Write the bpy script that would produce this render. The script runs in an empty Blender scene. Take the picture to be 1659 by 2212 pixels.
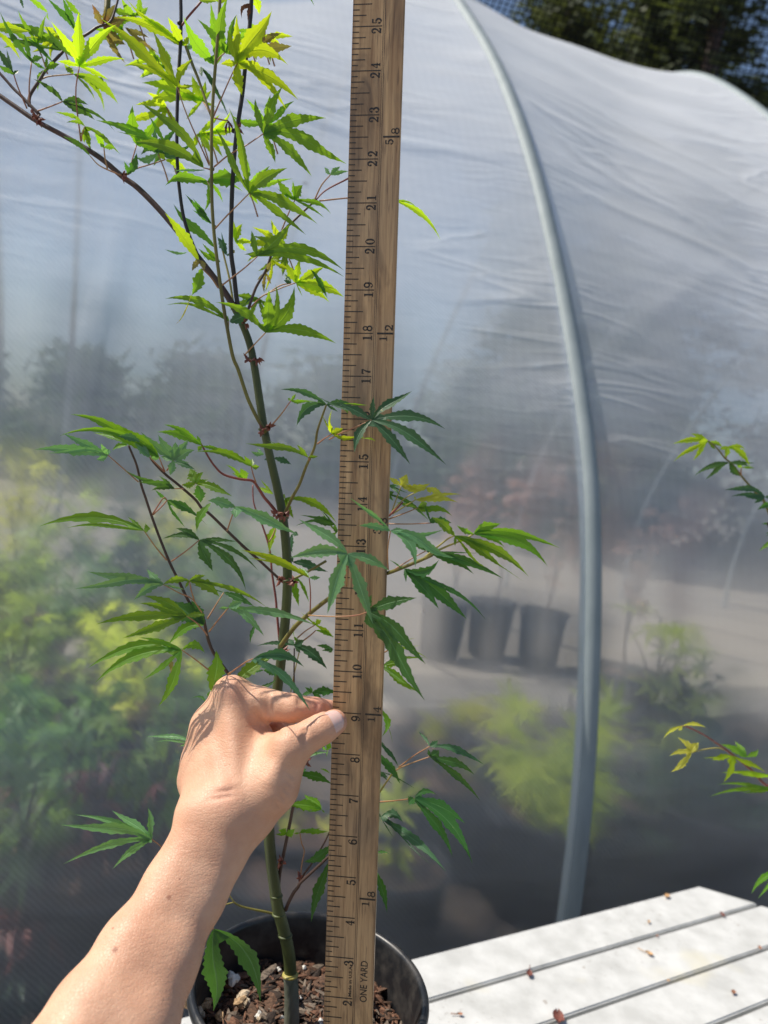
import bpy, math, random
import numpy as np
from mathutils import Vector, Matrix

# ---------------------------------------------------------------- camera
sc = bpy.context.scene
F = 1597.0; CX, CY = 829.5, 1106.0          # photograph measured on a 1659 x 2212 grid
PITCH, ROLL = math.radians(-3), math.radians(8)
CAMZ = 0.9
_cp, _sp, _cr, _sr = math.cos(PITCH), math.sin(PITCH), math.cos(ROLL), math.sin(ROLL)
_fwd = np.array([0, _cp, _sp]); _up0 = np.array([0, -_sp, _cp]); _rt0 = np.array([1.0, 0, 0])
RT = _rt0 * _cr + _up0 * _sr; UP = -_rt0 * _sr + _up0 * _cr
M3 = np.stack([RT, UP, -_fwd], axis=1)
CAM = np.array([0, 0, CAMZ])
cd = bpy.data.cameras.new('camera'); cam = bpy.data.objects.new('camera', cd)
sc.collection.objects.link(cam); sc.camera = cam
mw = Matrix.Identity(4)
for i in range(3):
    for j in range(3): mw[i][j] = M3[i, j]
    mw[i][3] = CAM[i]
cam.matrix_world = mw
cd.sensor_fit = 'VERTICAL'; cd.sensor_height = 24.0; cd.lens = F / 2212 * 24.0
cd.clip_start = 0.02; cd.clip_end = 600
cd.dof.use_dof = True; cd.dof.focus_distance = 0.46; cd.dof.aperture_fstop = 4.6

# ---------------------------------------------------------------- light
SUN = np.array([-0.60, 0.03, 0.80]); SUN /= np.linalg.norm(SUN)
w = bpy.data.worlds.new('World'); sc.world = w; w.use_nodes = True
nt = w.node_tree; bg = nt.nodes['Background']; sky = nt.nodes.new('ShaderNodeTexSky')
sky.sky_type = 'NISHITA'; sky.sun_disc = False
sky.sun_elevation = math.asin(SUN[2]); sky.sun_rotation = math.atan2(SUN[0], SUN[1])
nt.links.new(sky.outputs[0], bg.inputs[0]); bg.inputs[1].default_value = 0.11
ld = bpy.data.lights.new('sun', 'SUN'); ld.energy = 5.0; ld.angle = math.radians(0.5); ld.color = (1, 0.93, 0.82)
lo = bpy.data.objects.new('sun', ld); sc.collection.objects.link(lo)
lo.rotation_euler = Vector(SUN).to_track_quat('Z', 'Y').to_euler(); lo.location = (-3, 1, 6)
sc.view_settings.view_transform = 'Standard'; sc.view_settings.look = 'None'
sc.view_settings.exposure = 0.18; sc.view_settings.gamma = 1.0
sc.cycles.max_bounces = 10; sc.cycles.transparent_max_bounces = 24; sc.cycles.transmission_bounces = 8

C = sc.collection
rng = np.random.default_rng(7); random.seed(7)

# ---------------------------------------------------------------- helpers
def P(x, y, z):
    """world point seen at grid pixel (x, y) at z metres along the view axis"""
    return CAM + M3 @ np.array([(x - CX) / F * z, -(y - CY) / F * z, -z])
def ray(x, y):
    return M3 @ np.array([(x - CX) / F, -(y - CY) / F, -1.0])
def on_z(x, y, h):
    d = ray(x, y); return CAM + d * ((h - CAMZ) / d[2])
def unit(v):
    return v / (np.linalg.norm(v) + 1e-12)

def link(name, me, mats=(), parent=None, smooth=True):
    o = bpy.data.objects.new(name, me); C.objects.link(o)
    for m in (mats if isinstance(mats, (list, tuple)) else [mats]): me.materials.append(m)
    if smooth and len(me.polygons): me.polygons.foreach_set('use_smooth', [True] * len(me.polygons))
    if parent is not None: o.parent = parent
    return o
def mesh(name, V, Fc, mats=(), parent=None, smooth=True, uv=None, mi=None):
    me = bpy.data.meshes.new(name)
    V = np.asarray(V, float)
    if parent is not None: V = V - np.array(parent.get('_o', (0, 0, 0)))
    me.from_pydata(V.tolist(), [], [tuple(f) for f in Fc])
    if uv is not None:
        l = me.uv_layers.new(name='UVMap'); idx = np.empty(len(me.loops), int); me.loops.foreach_get('vertex_index', idx)
        l.data.foreach_set('uv', np.asarray(uv)[idx].ravel())
    if mi is not None: me.polygons.foreach_set('material_index', mi)
    me.update()
    return link(name, me, mats, parent, smooth)
def tag(o, label, cat, group=None, kind=None):
    o['label'] = label; o['category'] = cat
    if group: o['group'] = group
    if kind: o['kind'] = kind
    return o
def thing(name, loc, label, cat, group=None):
    o = bpy.data.objects.new(name, None); C.objects.link(o); o.location = loc; o.empty_display_size = 0.05
    o['_o'] = [float(v) for v in loc]
    return tag(o, label, cat, group)
def struct(o):
    o['kind'] = 'structure'; return o

class MB:
    def __init__(s): s.V = []; s.F = []; s.U = []; s.M = []; s.n = 0
    def add(s, V, Fc, U=None, m=0):
        V = np.asarray(V, float); s.V.append(V); s.F += [tuple(i + s.n for i in f) for f in Fc]
        s.U.append(np.zeros((len(V), 2)) if U is None else np.asarray(U, float)); s.M += [m] * len(Fc); s.n += len(V)
    def build(s, name, mats, parent=None, smooth=True):
        return mesh(name, np.concatenate(s.V), s.F, mats, parent, smooth, np.concatenate(s.U), s.M)
    def box(s, a, b, R=None, o=(0, 0, 0), m=0):
        v = np.array([[x, y, z] for x in (a[0], b[0]) for y in (a[1], b[1]) for z in (a[2], b[2])], float)
        if R is not None: v = v @ np.asarray(R).T
        v = v + np.asarray(o)
        s.add(v, [(0, 1, 3, 2), (4, 6, 7, 5), (0, 4, 5, 1), (2, 3, 7, 6), (0, 2, 6, 4), (1, 5, 7, 3)], m=m)

def crom(pts, n=6):
    pts = np.asarray(pts, float)
    if len(pts) < 3:
        t = np.linspace(0, 1, n + 1)[:, None]; return pts[0] * (1 - t) + pts[-1] * t
    q = np.vstack([2 * pts[0] - pts[1], pts, 2 * pts[-1] - pts[-2]]); out = []
    for i in range(1, len(q) - 2):
        p0, p1, p2, p3 = q[i - 1], q[i], q[i + 1], q[i + 2]
        for t in np.linspace(0, 1, n, endpoint=False):
            out.append(0.5 * ((2 * p1) + (-p0 + p2) * t + (2 * p0 - 5 * p1 + 4 * p2 - p3) * t * t + (-p0 + 3 * p1 - 3 * p2 + p3) * t ** 3))
    out.append(pts[-1]); return np.array(out)
def tube(mb, path, rad, sides=8, m=0):
    path = np.asarray(path, float); n = len(path); rad = np.broadcast_to(rad, (n,))
    T = np.gradient(path, axis=0); T /= np.linalg.norm(T, axis=1)[:, None] + 1e-12
    ref = np.array([0, 0, 1.0]) if abs(T[0][2]) < 0.9 else np.array([1.0, 0, 0])
    A = unit(np.cross(T[0], ref)); V = []; U = []
    L = 0
    for i in range(n):
        A = unit(A - T[i] * (A @ T[i])); B = np.cross(T[i], A)
        if i: L += np.linalg.norm(path[i] - path[i - 1])
        for k in range(sides):
            a = 2 * math.pi * k / sides
            V.append(path[i] + rad[i] * (A * math.cos(a) + B * math.sin(a))); U.append((k / sides, L))
    Fc = [(i * sides + k, i * sides + (k + 1) % sides, (i + 1) * sides + (k + 1) % sides, (i + 1) * sides + k) for i in range(n - 1) for k in range(sides)]
    Fc += [tuple(range(sides))[::-1], tuple((n - 1) * sides + k for k in range(sides))]
    mb.add(V, Fc, U, m)
def lathe(mb, prof, c, seg=64, m=0):
    V = []; n = len(prof)
    for k in range(seg):
        a = 2 * math.pi * k / seg
        for r, z in prof: V.append((c[0] + r * math.cos(a), c[1] + r * math.sin(a), c[2] + z))
    Fc = [(k * n + i, ((k + 1) % seg) * n + i, ((k + 1) % seg) * n + i + 1, k * n + i + 1) for k in range(seg) for i in range(n - 1)]
    mb.add(V, Fc, m=m)

# ---------------------------------------------------------------- materials
class N:
    def __init__(s, name):
        s.m = bpy.data.materials.new(name); s.m.use_nodes = True; s.t = s.m.node_tree; s.t.nodes.clear()
        s.out = s.t.nodes.new('ShaderNodeOutputMaterial')
    def __call__(s, typ, ins=None, **kw):
        n = s.t.nodes.new('ShaderNode' + typ)
        for k, v in kw.items(): setattr(n, k, v)
        for k, v in (ins or {}).items():
            i = n.inputs[k]
            if isinstance(v, bpy.types.NodeSocket): s.t.links.new(v, i)
            else: i.default_value = v
        return n
    def ramp(s, fac, stops, interp='LINEAR'):
        n = s('ValToRGB', {'Fac': fac}); cr = n.color_ramp; cr.interpolation = interp
        while len(cr.elements) < len(stops): cr.elements.new(0.5)
        for e, (p, c) in zip(cr.elements, stops):
            e.position = p; e.color = (*c, 1) if isinstance(c, (tuple, list)) else (c, c, c, 1)
        return n.outputs['Color']
    def math(s, op, a, b=0.0, c=0.0, clamp=False):
        n = s('Math', operation=op); n.use_clamp = clamp
        for i, v in enumerate((a, b, c)):
            if isinstance(v, bpy.types.NodeSocket): s.t.links.new(v, n.inputs[i])
            else: n.inputs[i].default_value = v
        return n.outputs[0]
    def mix(s, f, a, b, blend='MIX'):
        n = s('Mix', data_type='RGBA', blend_type=blend)
        for k, v in ((0, f), (6, a), (7, b)):
            if isinstance(v, bpy.types.NodeSocket): s.t.links.new(v, n.inputs[k])
            else: n.inputs[k].default_value = v if k == 0 else ((*v, 1) if len(v) == 3 else v)
        return n.outputs[2]
    def noise(s, vec, scale, detail=3, rough=0.5, dist=0.0):
        return s('TexNoise', {'Vector': vec, 'Scale': scale, 'Detail': detail, 'Roughness': rough, 'Distortion': dist}).outputs['Fac']
    def done(s, sh, disp=None):
        s.t.links.new(sh, s.out.inputs['Surface'])
        if disp is not None: s.t.links.new(disp, s.out.inputs['Displacement'])
        return s.m
    def map(s, vec, scale=(1, 1, 1), rot=(0, 0, 0), loc=(0, 0, 0)):
        return s('Mapping', {'Vector': vec, 'Scale': scale, 'Rotation': rot, 'Location': loc}).outputs[0]

def simple(name, col, rough=0.6, var=0.15, scale=20, bump=0.0, bscale=60, spec=0.5, metal=0.0, coat=0):
    n = N(name); tc = n('TexCoord').outputs['Object']
    f = n.noise(tc, scale, 5, 0.6)
    c = n.mix(n.ramp(f, [(0.3, 0.0), (0.7, 1.0)]), tuple(v * (1 - var) for v in col), tuple(min(1, v * (1 + var)) for v in col))
    ins = {'Base Color': c, 'Roughness': rough, 'Specular IOR Level': spec, 'Metallic': metal, 'Coat Weight': coat}
    if bump:
        ins['Normal'] = n('Bump', {'Height': n.noise(tc, bscale, 4, 0.6), 'Strength': bump, 'Distance': 0.004}).outputs[0]
    return n.done(n('BsdfPrincipled', ins).outputs[0])

def leaf_mat(name, col, trans, tf=0.45, rough=0.42, spots=0.0, spotc=(0.25, 0.12, 0.04), sheen=0.5):
    n = N(name); uv = n('TexCoord').outputs['UV']; ob = n('TexCoord').outputs['Object']
    sx = n('SeparateXYZ', {'Vector': uv}); u, v = sx.outputs[0], sx.outputs[1]
    d = n.math('ABSOLUTE', n.math('SUBTRACT', u, 0.5))
    rib = n.math('SUBTRACT', 1.0, n.math('MULTIPLY', d, 16.0), clamp=True)
    side = n.math('SINE', n.math('MULTIPLY', n.math('SUBTRACT', v, n.math('MULTIPLY', d, 0.55)), 62.0))
    side = n.math('MULTIPLY', n.math('SUBTRACT', side, 0.78, clamp=True), 2.2)
    info = n('ObjectInfo').outputs['Random']
    nz = n.noise(ob, 90, 4, 0.6)
    k = n.math('ADD', n.math('MULTIPLY', info, 0.5), n.math('MULTIPLY', nz, 0.6))
    hs = n('HueSaturation', {'Hue': n.math('ADD', 0.485, n.math('MULTIPLY', info, 0.03)), 'Saturation': n.math('ADD', 0.9, n.math('MULTIPLY', nz, 0.25)), 'Value': n.math('ADD', 0.72, n.math('MULTIPLY', k, 0.55)), 'Color': (*col, 1)}).outputs[0]
    veins = n.math('ADD', n.math('MULTIPLY', rib, 0.85), n.math('MULTIPLY', side, 0.34), clamp=True)
    c = n.mix(veins, hs, tuple(min(1, a * 2.2 + 0.05) for a in col))
    ht = n('HueSaturation', {'Hue': n.math('ADD', 0.49, n.math('MULTIPLY', info, 0.025)), 'Value': n.math('ADD', 0.72, n.math('MULTIPLY', k, 0.55)), 'Color': (*trans, 1)}).outputs[0]
    t = n.mix(n.math('MULTIPLY', veins, 0.45), ht, tuple(a * 0.5 for a in trans))
    if spots > 0:
        s = n.ramp(n.noise(ob, 45, 4, 0.65), [(1 - spots, 0.0), (min(1, 1 - spots + 0.1), 1.0)])
        c = n.mix(s, c, spotc); t = n.mix(s, t, tuple(a * 1.3 for a in spotc))
    spk = n.ramp(n.noise(ob, 420, 2, 0.5), [(0.73, 0.0), (0.76, 1.0)])
    c = n.mix(spk, c, (0.3, 0.33, 0.12))
    bmp = n('Bump', {'Height': n.math('ADD', n.math('MULTIPLY', veins, -0.6), n.math('MULTIPLY', nz, 0.5)), 'Strength': 0.5, 'Distance': 0.0008}).outputs[0]
    pr = n('BsdfPrincipled', {'Base Color': c, 'Roughness': rough, 'Specular IOR Level': sheen, 'Normal': bmp}).outputs[0]
    tr = n('BsdfTranslucent', {'Color': t, 'Normal': bmp}).outputs[0]
    return n.done(n('MixShader', {0: tf, 1: pr, 2: tr}).outputs[0])
ML = {  # leaf age tones; backlit, sunlit and shaded looks also put into the colours
 'Y': leaf_mat('backlit_young_leaf', (0.17, 0.31, 0.02), (0.70, 0.90, 0.02), 0.62, 0.45),
 'G': leaf_mat('green_leaf', (0.075, 0.19, 0.02), (0.38, 0.64, 0.02), 0.50, 0.4),
 'D': leaf_mat('mature_leaf', (0.04, 0.115, 0.03), (0.14, 0.34, 0.02), 0.40, 0.4),
 'T': leaf_mat('blue_green_leaf', (0.04, 0.11, 0.05), (0.10, 0.25, 0.04), 0.30, 0.42),
 'S': leaf_mat('lit_silvery_leaf', (0.14, 0.29, 0.13), (0.28, 0.55, 0.08), 0.38, 0.36, sheen=0.7),
 'B': leaf_mat('turning_leaf', (0.20, 0.16, 0.06), (0.42, 0.36, 0.06), 0.45, 0.5, 0.48, (0.32, 0.13, 0.05)),
 'O': leaf_mat('yellow_leaf', (0.50, 0.50, 0.08), (0.75, 0.72, 0.06), 0.48, 0.5, 0.4, (0.5, 0.2, 0.06)),
 'R': leaf_mat('dry_leaf', (0.10, 0.04, 0.03), (0.14, 0.04, 0.02), 0.2, 0.7),
}
def bark(name, c1, c2, sc_=60, rough=0.5, bump=0.25):
    n = N(name); tc = n('TexCoord').outputs['Object']
    f = n.noise(n.map(tc, (1, 1, 0.35)), sc_, 5, 0.6)
    c = n.mix(n.ramp(f, [(0.3, 0.0), (0.7, 1.0)]), c1, c2)
    b = n('Bump', {'Height': n.noise(n.map(tc, (1, 1, 0.4)), sc_ * 4, 3, 0.6), 'Strength': bump, 'Distance': 0.0008}).outputs[0]
    return n.done(n('BsdfPrincipled', {'Base Color': c, 'Roughness': rough, 'Normal': b}).outputs[0])
M_STEM = bark('green_bark', (0.028, 0.040, 0.012), (0.085, 0.105, 0.028), 45)
M_OLD = bark('brown_bark', (0.035, 0.018, 0.014), (0.10, 0.055, 0.04))
M_DARK = bark('dark_bark', (0.012, 0.010, 0.010), (0.04, 0.03, 0.025))
M_SHOOT = bark('olive_bark', (0.10, 0.085, 0.02), (0.22, 0.20, 0.04))
M_RED = bark('red_bark', (0.16, 0.03, 0.025), (0.30, 0.08, 0.06))
M_PET = bark('petiole_skin', (0.30, 0.10, 0.07), (0.42, 0.26, 0.10), 40, 0.45)
M_PETG = bark('green_petiole', (0.28, 0.24, 0.05), (0.40, 0.34, 0.09), 40, 0.45)
M_BUD = bark('bud_scale', (0.10, 0.02, 0.015), (0.30, 0.10, 0.06), 150)
# ---------------------------------------------------------------- ground
def ground_mat():
    n = N('gravel_ground'); tc = n('TexCoord').outputs['Object']
    f1 = n.noise(tc, 1.1, 5, 0.6); f2 = n.noise(tc, 45, 4, 0.7)
    c = n.mix(n.ramp(f1, [(0.38, 0.0), (0.6, 1.0)]), (0.15, 0.13, 0.105), (0.25, 0.225, 0.185))
    c = n.mix(n.ramp(f2, [(0.3, 0.0), (0.7, 1.0)]), c, (0.42, 0.37, 0.31), 'MULTIPLY')
    c = n.mix(0.5, c, n.mix(n.ramp(f2, [(0.35, 0.0), (0.65, 1.0)]), (0.20, 0.17, 0.14), (0.5, 0.46, 0.40)))
    b = n('Bump', {'Height': f2, 'Strength': 0.8, 'Distance': 0.01}).outputs[0]
    return n.done(n('BsdfPrincipled', {'Base Color': c, 'Roughness': 0.9, 'Normal': b}).outputs[0])
def sheet(name, xs, ys, fz, mat):
    X, Y = np.meshgrid(xs, ys); V = np.stack([X, Y, fz(X, Y)], -1).reshape(-1, 3); nx = len(xs)
    Fc = [(j * nx + i, j * nx + i + 1, (j + 1) * nx + i + 1, (j + 1) * nx + i) for j in range(len(ys) - 1) for i in range(nx - 1)]
    return struct(mesh(name, V, Fc, mat))
gx = np.concatenate([np.linspace(-200, -9, 8), np.linspace(-8, 14, 45), np.linspace(16, 200, 8)])
gy = np.concatenate([np.linspace(-200, -6, 8), np.linspace(-4, 16, 41), np.linspace(18, 250, 10)])
sheet('ground', gx, gy, lambda X, Y: 0.02 * np.sin(X * 1.7) * np.sin(Y * 1.3) - 0.03, ground_mat())

# ---------------------------------------------------------------- polytunnel
TH = 0.333; AX = np.array([math.cos(TH), math.sin(TH), 0]); NX = np.array([-math.sin(TH), math.cos(TH), 0])
B0 = np.array([0.431, 1.3, 0.0]); LH = 1.34
half = [(-0.012, -0.05), (-0.010, 0.2), (0.0, 0.35), (0.03, 0.555), (0.098, 0.844), (0.148, 0.975), (0.238, 1.162), (0.406, 1.446), (0.591, 1.727), (0.825, 2.01),
        (1.008, 2.206), (1.25, 2.43), (1.34, 2.52), (1.483, 2.645), (1.605, 2.745), (1.736, 2.838), (1.871, 2.915), (2.1, 2.985), (2.35, 3.02), (2.6, 3.03)]
prof = half + [(5.2 - s, z) for s, z in half[::-1][1:]]
PC = crom(prof, 8)
for _ in range(60): PC[1:-1] = PC[1:-1] * .5 + (PC[:-2] + PC[2:]) * .25                                            # (s, z) along the hoop
seg = np.r_[0, np.cumsum(np.linalg.norm(np.diff(PC, axis=0), axis=1))]
def curve(t):
    return np.interp(t, seg, PC[:, 0]), np.interp(t, seg, PC[:, 1])
def tun(u, t, off=0.0):
    s, z = curve(t); e = 0.02
    s2, z2 = curve(np.minimum(t + e, seg[-1])); s1, z1 = curve(np.maximum(t - e, 0))
    ds, dz = s2 - s1, z2 - z1; L = np.hypot(ds, dz) + 1e-9
    ns, nz = -dz / L, ds / L                                  # outward normal
    s = s + ns * off; z = z + nz * off
    return B0 + np.multiply.outer(u, AX) + np.multiply.outer(s, NX) + np.multiply.outer(z, np.array([0, 0, 1.0]))
def pix_to_film(x, y):
    """(u, t) where the line of sight first meets the film"""
    d = ray(x, y); o = CAM - B0
    # scan t along near half, find the crossing in the (s, z) plane
    best = None
    ts = np.linspace(0, seg[-1] * 0.55, 900); S, Z = curve(ts)
    os_, oz = o @ NX, o[2]; ds, dz = d @ NX, d[2]
    g = (S - os_) * dz - (Z - oz) * ds
    k = np.where(np.sign(g[:-1]) != np.sign(g[1:]))[0]
    for i in k:
        f = g[i] / (g[i] - g[i + 1]); t = ts[i] + f * (ts[i + 1] - ts[i]); s = curve(t)[0]
        lam = (s - os_) / ds
        if lam > 0 and (best is None or lam < best[2]): best = ((o + lam * d) @ AX, t, lam)
    return best
HU = [-1.80, -LH, 0.0, LH, 2 * LH, 3 * LH, 4 * LH]  # left end cut short just out of view so sun gets in
def film_mat():
    n = N('woven_film'); uv = n('TexCoord').outputs['UV']; ob = n('TexCoord').outputs['Object']
    streak = n.noise(n.map(uv, (1.3, 8, 1), (0, 0, 0.45)), 1.0, 5, 0.6)
    cloud = n.noise(n.map(uv, (1, 1.8, 1)), 1.8, 4, 0.55)
    weave = n('TexWave', {'Vector': uv, 'Scale': 14.0, 'Distortion': 5.0, 'Detail': 2.0, 'Detail Scale': 0.4}, bands_direction='X').outputs['Fac']
    weave2 = n('TexWave', {'Vector': uv, 'Scale': 60.0, 'Distortion': 3.0, 'Detail': 2.0, 'Detail Scale': 1.0}, bands_direction='DIAGONAL').outputs['Fac']
    dirt = n.ramp(n.noise(ob, 34, 2, 0.4), [(0.80, 0.0), (0.83, 1.0)])
    up = n('SeparateXYZ', {'Vector': uv}).outputs[1]
    dens = n.ramp(n.math('MULTIPLY', up, 0.30), [(0.0, 0.17), (0.22, 0.27), (0.30, 0.40), (0.38, 0.62), (0.5, 0.80), (0.85, 0.94)])
    uu = n('SeparateXYZ', {'Vector': uv}).outputs[0]; ridge = n.math('MULTIPLY', n.math('SUBTRACT', n.math('SUBTRACT', up, n.math('MULTIPLY', uu, 0.95)), 3.05, clamp=True), 12.0, clamp=True)  # clearer strip out of view, added so sun reaches the plants inside
    dens = n.mix(ridge, dens, (0.10, 0.10, 0.10))
    fac = n.math('ADD', dens, n.math('MULTIPLY', n.math('SUBTRACT', streak, 0.5), 0.30))  # bright glare streaks painted into the film density
    fac = n.math('ADD', fac, n.math('MULTIPLY', n.math('SUBTRACT', cloud, 0.5), 0.30))
    fac = n.math('ADD', fac, n.math('MULTIPLY', n.math('SUBTRACT', weave, 0.5), n.math('MULTIPLY', n.math('MULTIPLY', up, 0.5, clamp=True), 0.06)))
    fac = n.math('ADD', fac, n.math('MULTIPLY', n.math('SUBTRACT', weave2, 0.5), 0.03), clamp=True)
    def ridge_(sc, rot, k, nz=1.0):
        q = n.noise(n.map(uv, sc, (0, 0, rot)), nz, 3, 0.5, 0.3); return n.math('SUBTRACT', 1.0, n.math('MULTIPLY', n.math('ABSOLUTE', n.math('SUBTRACT', q, 0.5)), k), clamp=True)
    wrk = n.math('MAXIMUM', ridge_((1.1, 5.5, 1), -0.55, 26.0), n.math('MULTIPLY', ridge_((1.5, 9, 1), -0.30, 22.0), 0.7))
    wrk = n.math('MULTIPLY', wrk, n.ramp(n.noise(uv, 1.3, 2, 0.5), [(0.42, 0.0), (0.62, 1.0)]))
    wrk = n.math('MULTIPLY', wrk, n.ramp(n.math('MULTIPLY', up, 0.3), [(0.27, 0.25), (0.48, 1.0)]))
    fac = n.math('ADD', fac, n.math('MULTIPLY', wrk, 0.10), clamp=True)  # wrinkle highlights whitened into the film density
    h = n.math('ADD', n.math('MULTIPLY', wrk, 0.55), n.math('MULTIPLY', streak, 0.5))
    h = n.math('ADD', h, n.math('ADD', n.math('MULTIPLY', cloud, 1.5), n.math('MULTIPLY', weave2, 0.08)))
    bmp = n('Bump', {'Height': h, 'Strength': 0.45, 'Distance': 0.02}).outputs[0]
    colr = n.mix(dirt, (0.90, 0.94, 0.99), (0.30, 0.26, 0.2))
    df = n('BsdfDiffuse', {'Color': colr, 'Normal': bmp}).outputs[0]
    tl = n('BsdfTranslucent', {'Color': (0.90, 0.94, 1.0, 1), 'Normal': bmp}).outputs[0]
    gl = n('BsdfGlossy', {'Color': (1, 1, 1, 1), 'Roughness': 0.28, 'Normal': bmp}).outputs[0]
    white = n('MixShader', {0: 0.42, 1: df, 2: tl}).outputs[0]
    white = n('MixShader', {0: 0.16, 1: white, 2: gl}).outputs[0]
    tp = n('BsdfTransparent', {'Color': (0.93, 0.95, 0.97, 1)}).outputs[0]
    rf = n('BsdfRefraction', {'Color': (0.95, 0.97, 1, 1), 'Roughness': 0.42, 'IOR': 1.12}).outputs[0]
    clear = n('MixShader', {0: 0.60, 1: tp, 2: rf}).outputs[0]
    return n.done(n('MixShader', {0: fac, 1: clear, 2: white}).outputs[0])
M_FILM = film_mat()
tunnel = thing('polytunnel', B0, 'long hoop house of galvanised pipes under hazy woven white plastic film', 'greenhouse')
us = np.linspace(HU[0] - 0.02, HU[-1] + 0.1, 420); ts = np.linspace(0, float(np.interp(3.0, PC[:, 0], seg)), 420)  # film stops past the ridge, far side made open to let sun in
Ug, Tg = np.meshgrid(us, ts)
ph = ((Ug + 3 * LH) % LH) / LH
sag = -0.075 * np.sin(np.pi * ph) ** 0.8 * np.sin(np.clip(Tg / seg[-1], 0, 1) * np.pi) ** 0.7
sag += 0.004
# taut folds fanning out from the hoops, and slack ripples
r1 = np.sin((Ug * 1.0 + Tg * 2.3) * 5.0 + 2 * np.sin(Tg * 2)) * 0.006 + np.sin((Ug * 2.6 - Tg * 1.3) * 4.1) * 0.004
sag += r1 * np.sin(np.pi * ph)
def crease(pts, h, wd):
    global sag
    q = [pix_to_film(*p) for p in pts]; q = np.array([(a[0], a[1]) for a in q if a is not None])
    if len(q) < 2: return
    q = crom(q, 6); best = np.full(Ug.shape, 9.0); wt = np.zeros(Ug.shape)
    for i in range(len(q) - 1):
        a, b = q[i], q[i + 1]; d = b - a; L2 = d @ d + 1e-12
        k = np.clip(((Ug - a[0]) * d[0] + (Tg - a[1]) * d[1]) / L2, 0, 1)
        dd = np.hypot(Ug - a[0] - k * d[0], Tg - a[1] - k * d[1]); m = dd < best
        best[m] = dd[m]; wt[m] = ((i + k) / (len(q) - 1))[m]
    sag += 0.35 * abs(h) * np.exp(-(best / wd) ** 2) * np.sin(np.pi * np.clip(wt * 0.9 + 0.05, 0, 1)) ** 0.5
crease([(1100, 170), (1177, 247), (1270, 325), (1412, 392), (1530, 450), (1655, 560)], -0.018, 0.022)
crease([(1220, 385), (1400, 450), (1600, 520), (1655, 560)], 0.014, 0.018)
crease([(520, 150), (640, 190), (755, 235), (869, 274), (1080, 335)], 0.016, 0.020)
crease([(1120, 200), (1250, 260), (1400, 360), (1600, 470)], 0.012, 0.02)
crease([(1150, 180), (1300, 250), (1450, 320), (1650, 420)], 0.012, 0.02)
crease([(1140, 140), (1300, 200), (1480, 290), (1650, 370)], 0.010, 0.02)
crease([(245, 560), (215, 640), (180, 720)], -0.010, 0.014)
crease([(275, 440), (235, 580), (205, 720), (180, 1000)], -0.010, 0.012)
crease([(1290, 970), (1400, 985), (1520, 1010), (1650, 1060)], 0.008, 0.03)
crease([(1590, 550), (1480, 620), (1380, 700), (1290, 800)], 0.006, 0.028)
crease([(1200, 585), (1090, 680), (1010, 790), (960, 880)], 0.006, 0.024)
crease([(0, 880), (120, 930), (200, 1000)], 0.014, 0.03)
Vf = tun(Ug.ravel(), Tg.ravel(), 0)
s_, z_ = curve(Tg.ravel()); s2, z2 = curve(np.minimum(Tg.ravel() + 0.03, seg[-1])); s1, z1 = curve(np.maximum(Tg.ravel() - 0.03, 0))
ds, dz = s2 - s1, z2 - z1; LL = np.hypot(ds, dz) + 1e-9
Vf = Vf + (np.outer(-dz / LL, NX) + np.outer(ds / LL, [0, 0, 1.0])) * sag.ravel()[:, None]
nu = len(us)
idx = (np.arange(len(ts) - 1)[:, None] * nu + np.arange(nu - 1)[None, :]).ravel()
Ff = np.stack([idx, idx + 1, idx + nu + 1, idx + nu], 1)
film = mesh('film_cover', Vf, Ff.tolist(), M_FILM, tunnel, True, np.stack([Ug.ravel(), Tg.ravel()], 1))
def galv():
    n = N('galvanised_pipe'); tc = n('TexCoord').outputs['Object']
    f = n.noise(n.map(tc, (1, 1, 0.3)), 30, 4, 0.6)
    c = n.mix(f, (0.17, 0.21, 0.22), (0.30, 0.345, 0.36))
    return n.done(n('BsdfPrincipled', {'Base Color': c, 'Roughness': 0.65, 'Metallic': 0.1}).outputs[0])
M_GALV = galv()
tt = np.linspace(0, seg[-1], 150)
for u in HU:
    mb = MB(); tube(mb, tun(np.full(150, u), tt, -0.008), 0.0205, 14)
    mb.build('hoop', M_GALV, tunnel)
mb = MB(); tube(mb, [tun(HU[0], seg[-1] / 2, -0.05), tun(HU[-1], seg[-1] / 2, -0.05)], 0.016, 12); mb.build('ridge_pipe', M_GALV, tunnel)

# ---------------------------------------------------------------- star leaves for the potted maples
def star_leaf(size, lobes=7, wide=0.16):
    V = [(0, 0, 0)]; Fc = []
    angs = np.linspace(-2.2, 2.2, lobes); lens = size * (1 - 0.42 * (np.abs(angs) / 2.2) ** 1.6)
    prev = None
    for a, l in zip(angs, lens):
        d = np.array([math.sin(a), math.cos(a)]); q = np.array([d[1], -d[0]]); b = len(V)
        for t, wv in ((0.34, 0.8), (0.55, 1.0), (0.78, 0.55)):
            for s in (-1, 1):
                p = d * l * t + q * s * wide * l * wv * 0.62; V.append((p[0], p[1], -0.25 * l * t * t))
        p = d * l; V.append((p[0], p[1], -0.3 * l))
        Fc += [(0, b + 1, b), (b, b + 1, b + 3, b + 2), (b + 2, b + 3, b + 5, b + 4), (b + 4, b + 5, b + 6)]
        if prev is not None: Fc.append((0, b, prev + 1))
        prev = b
    return np.array(V), Fc
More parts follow.
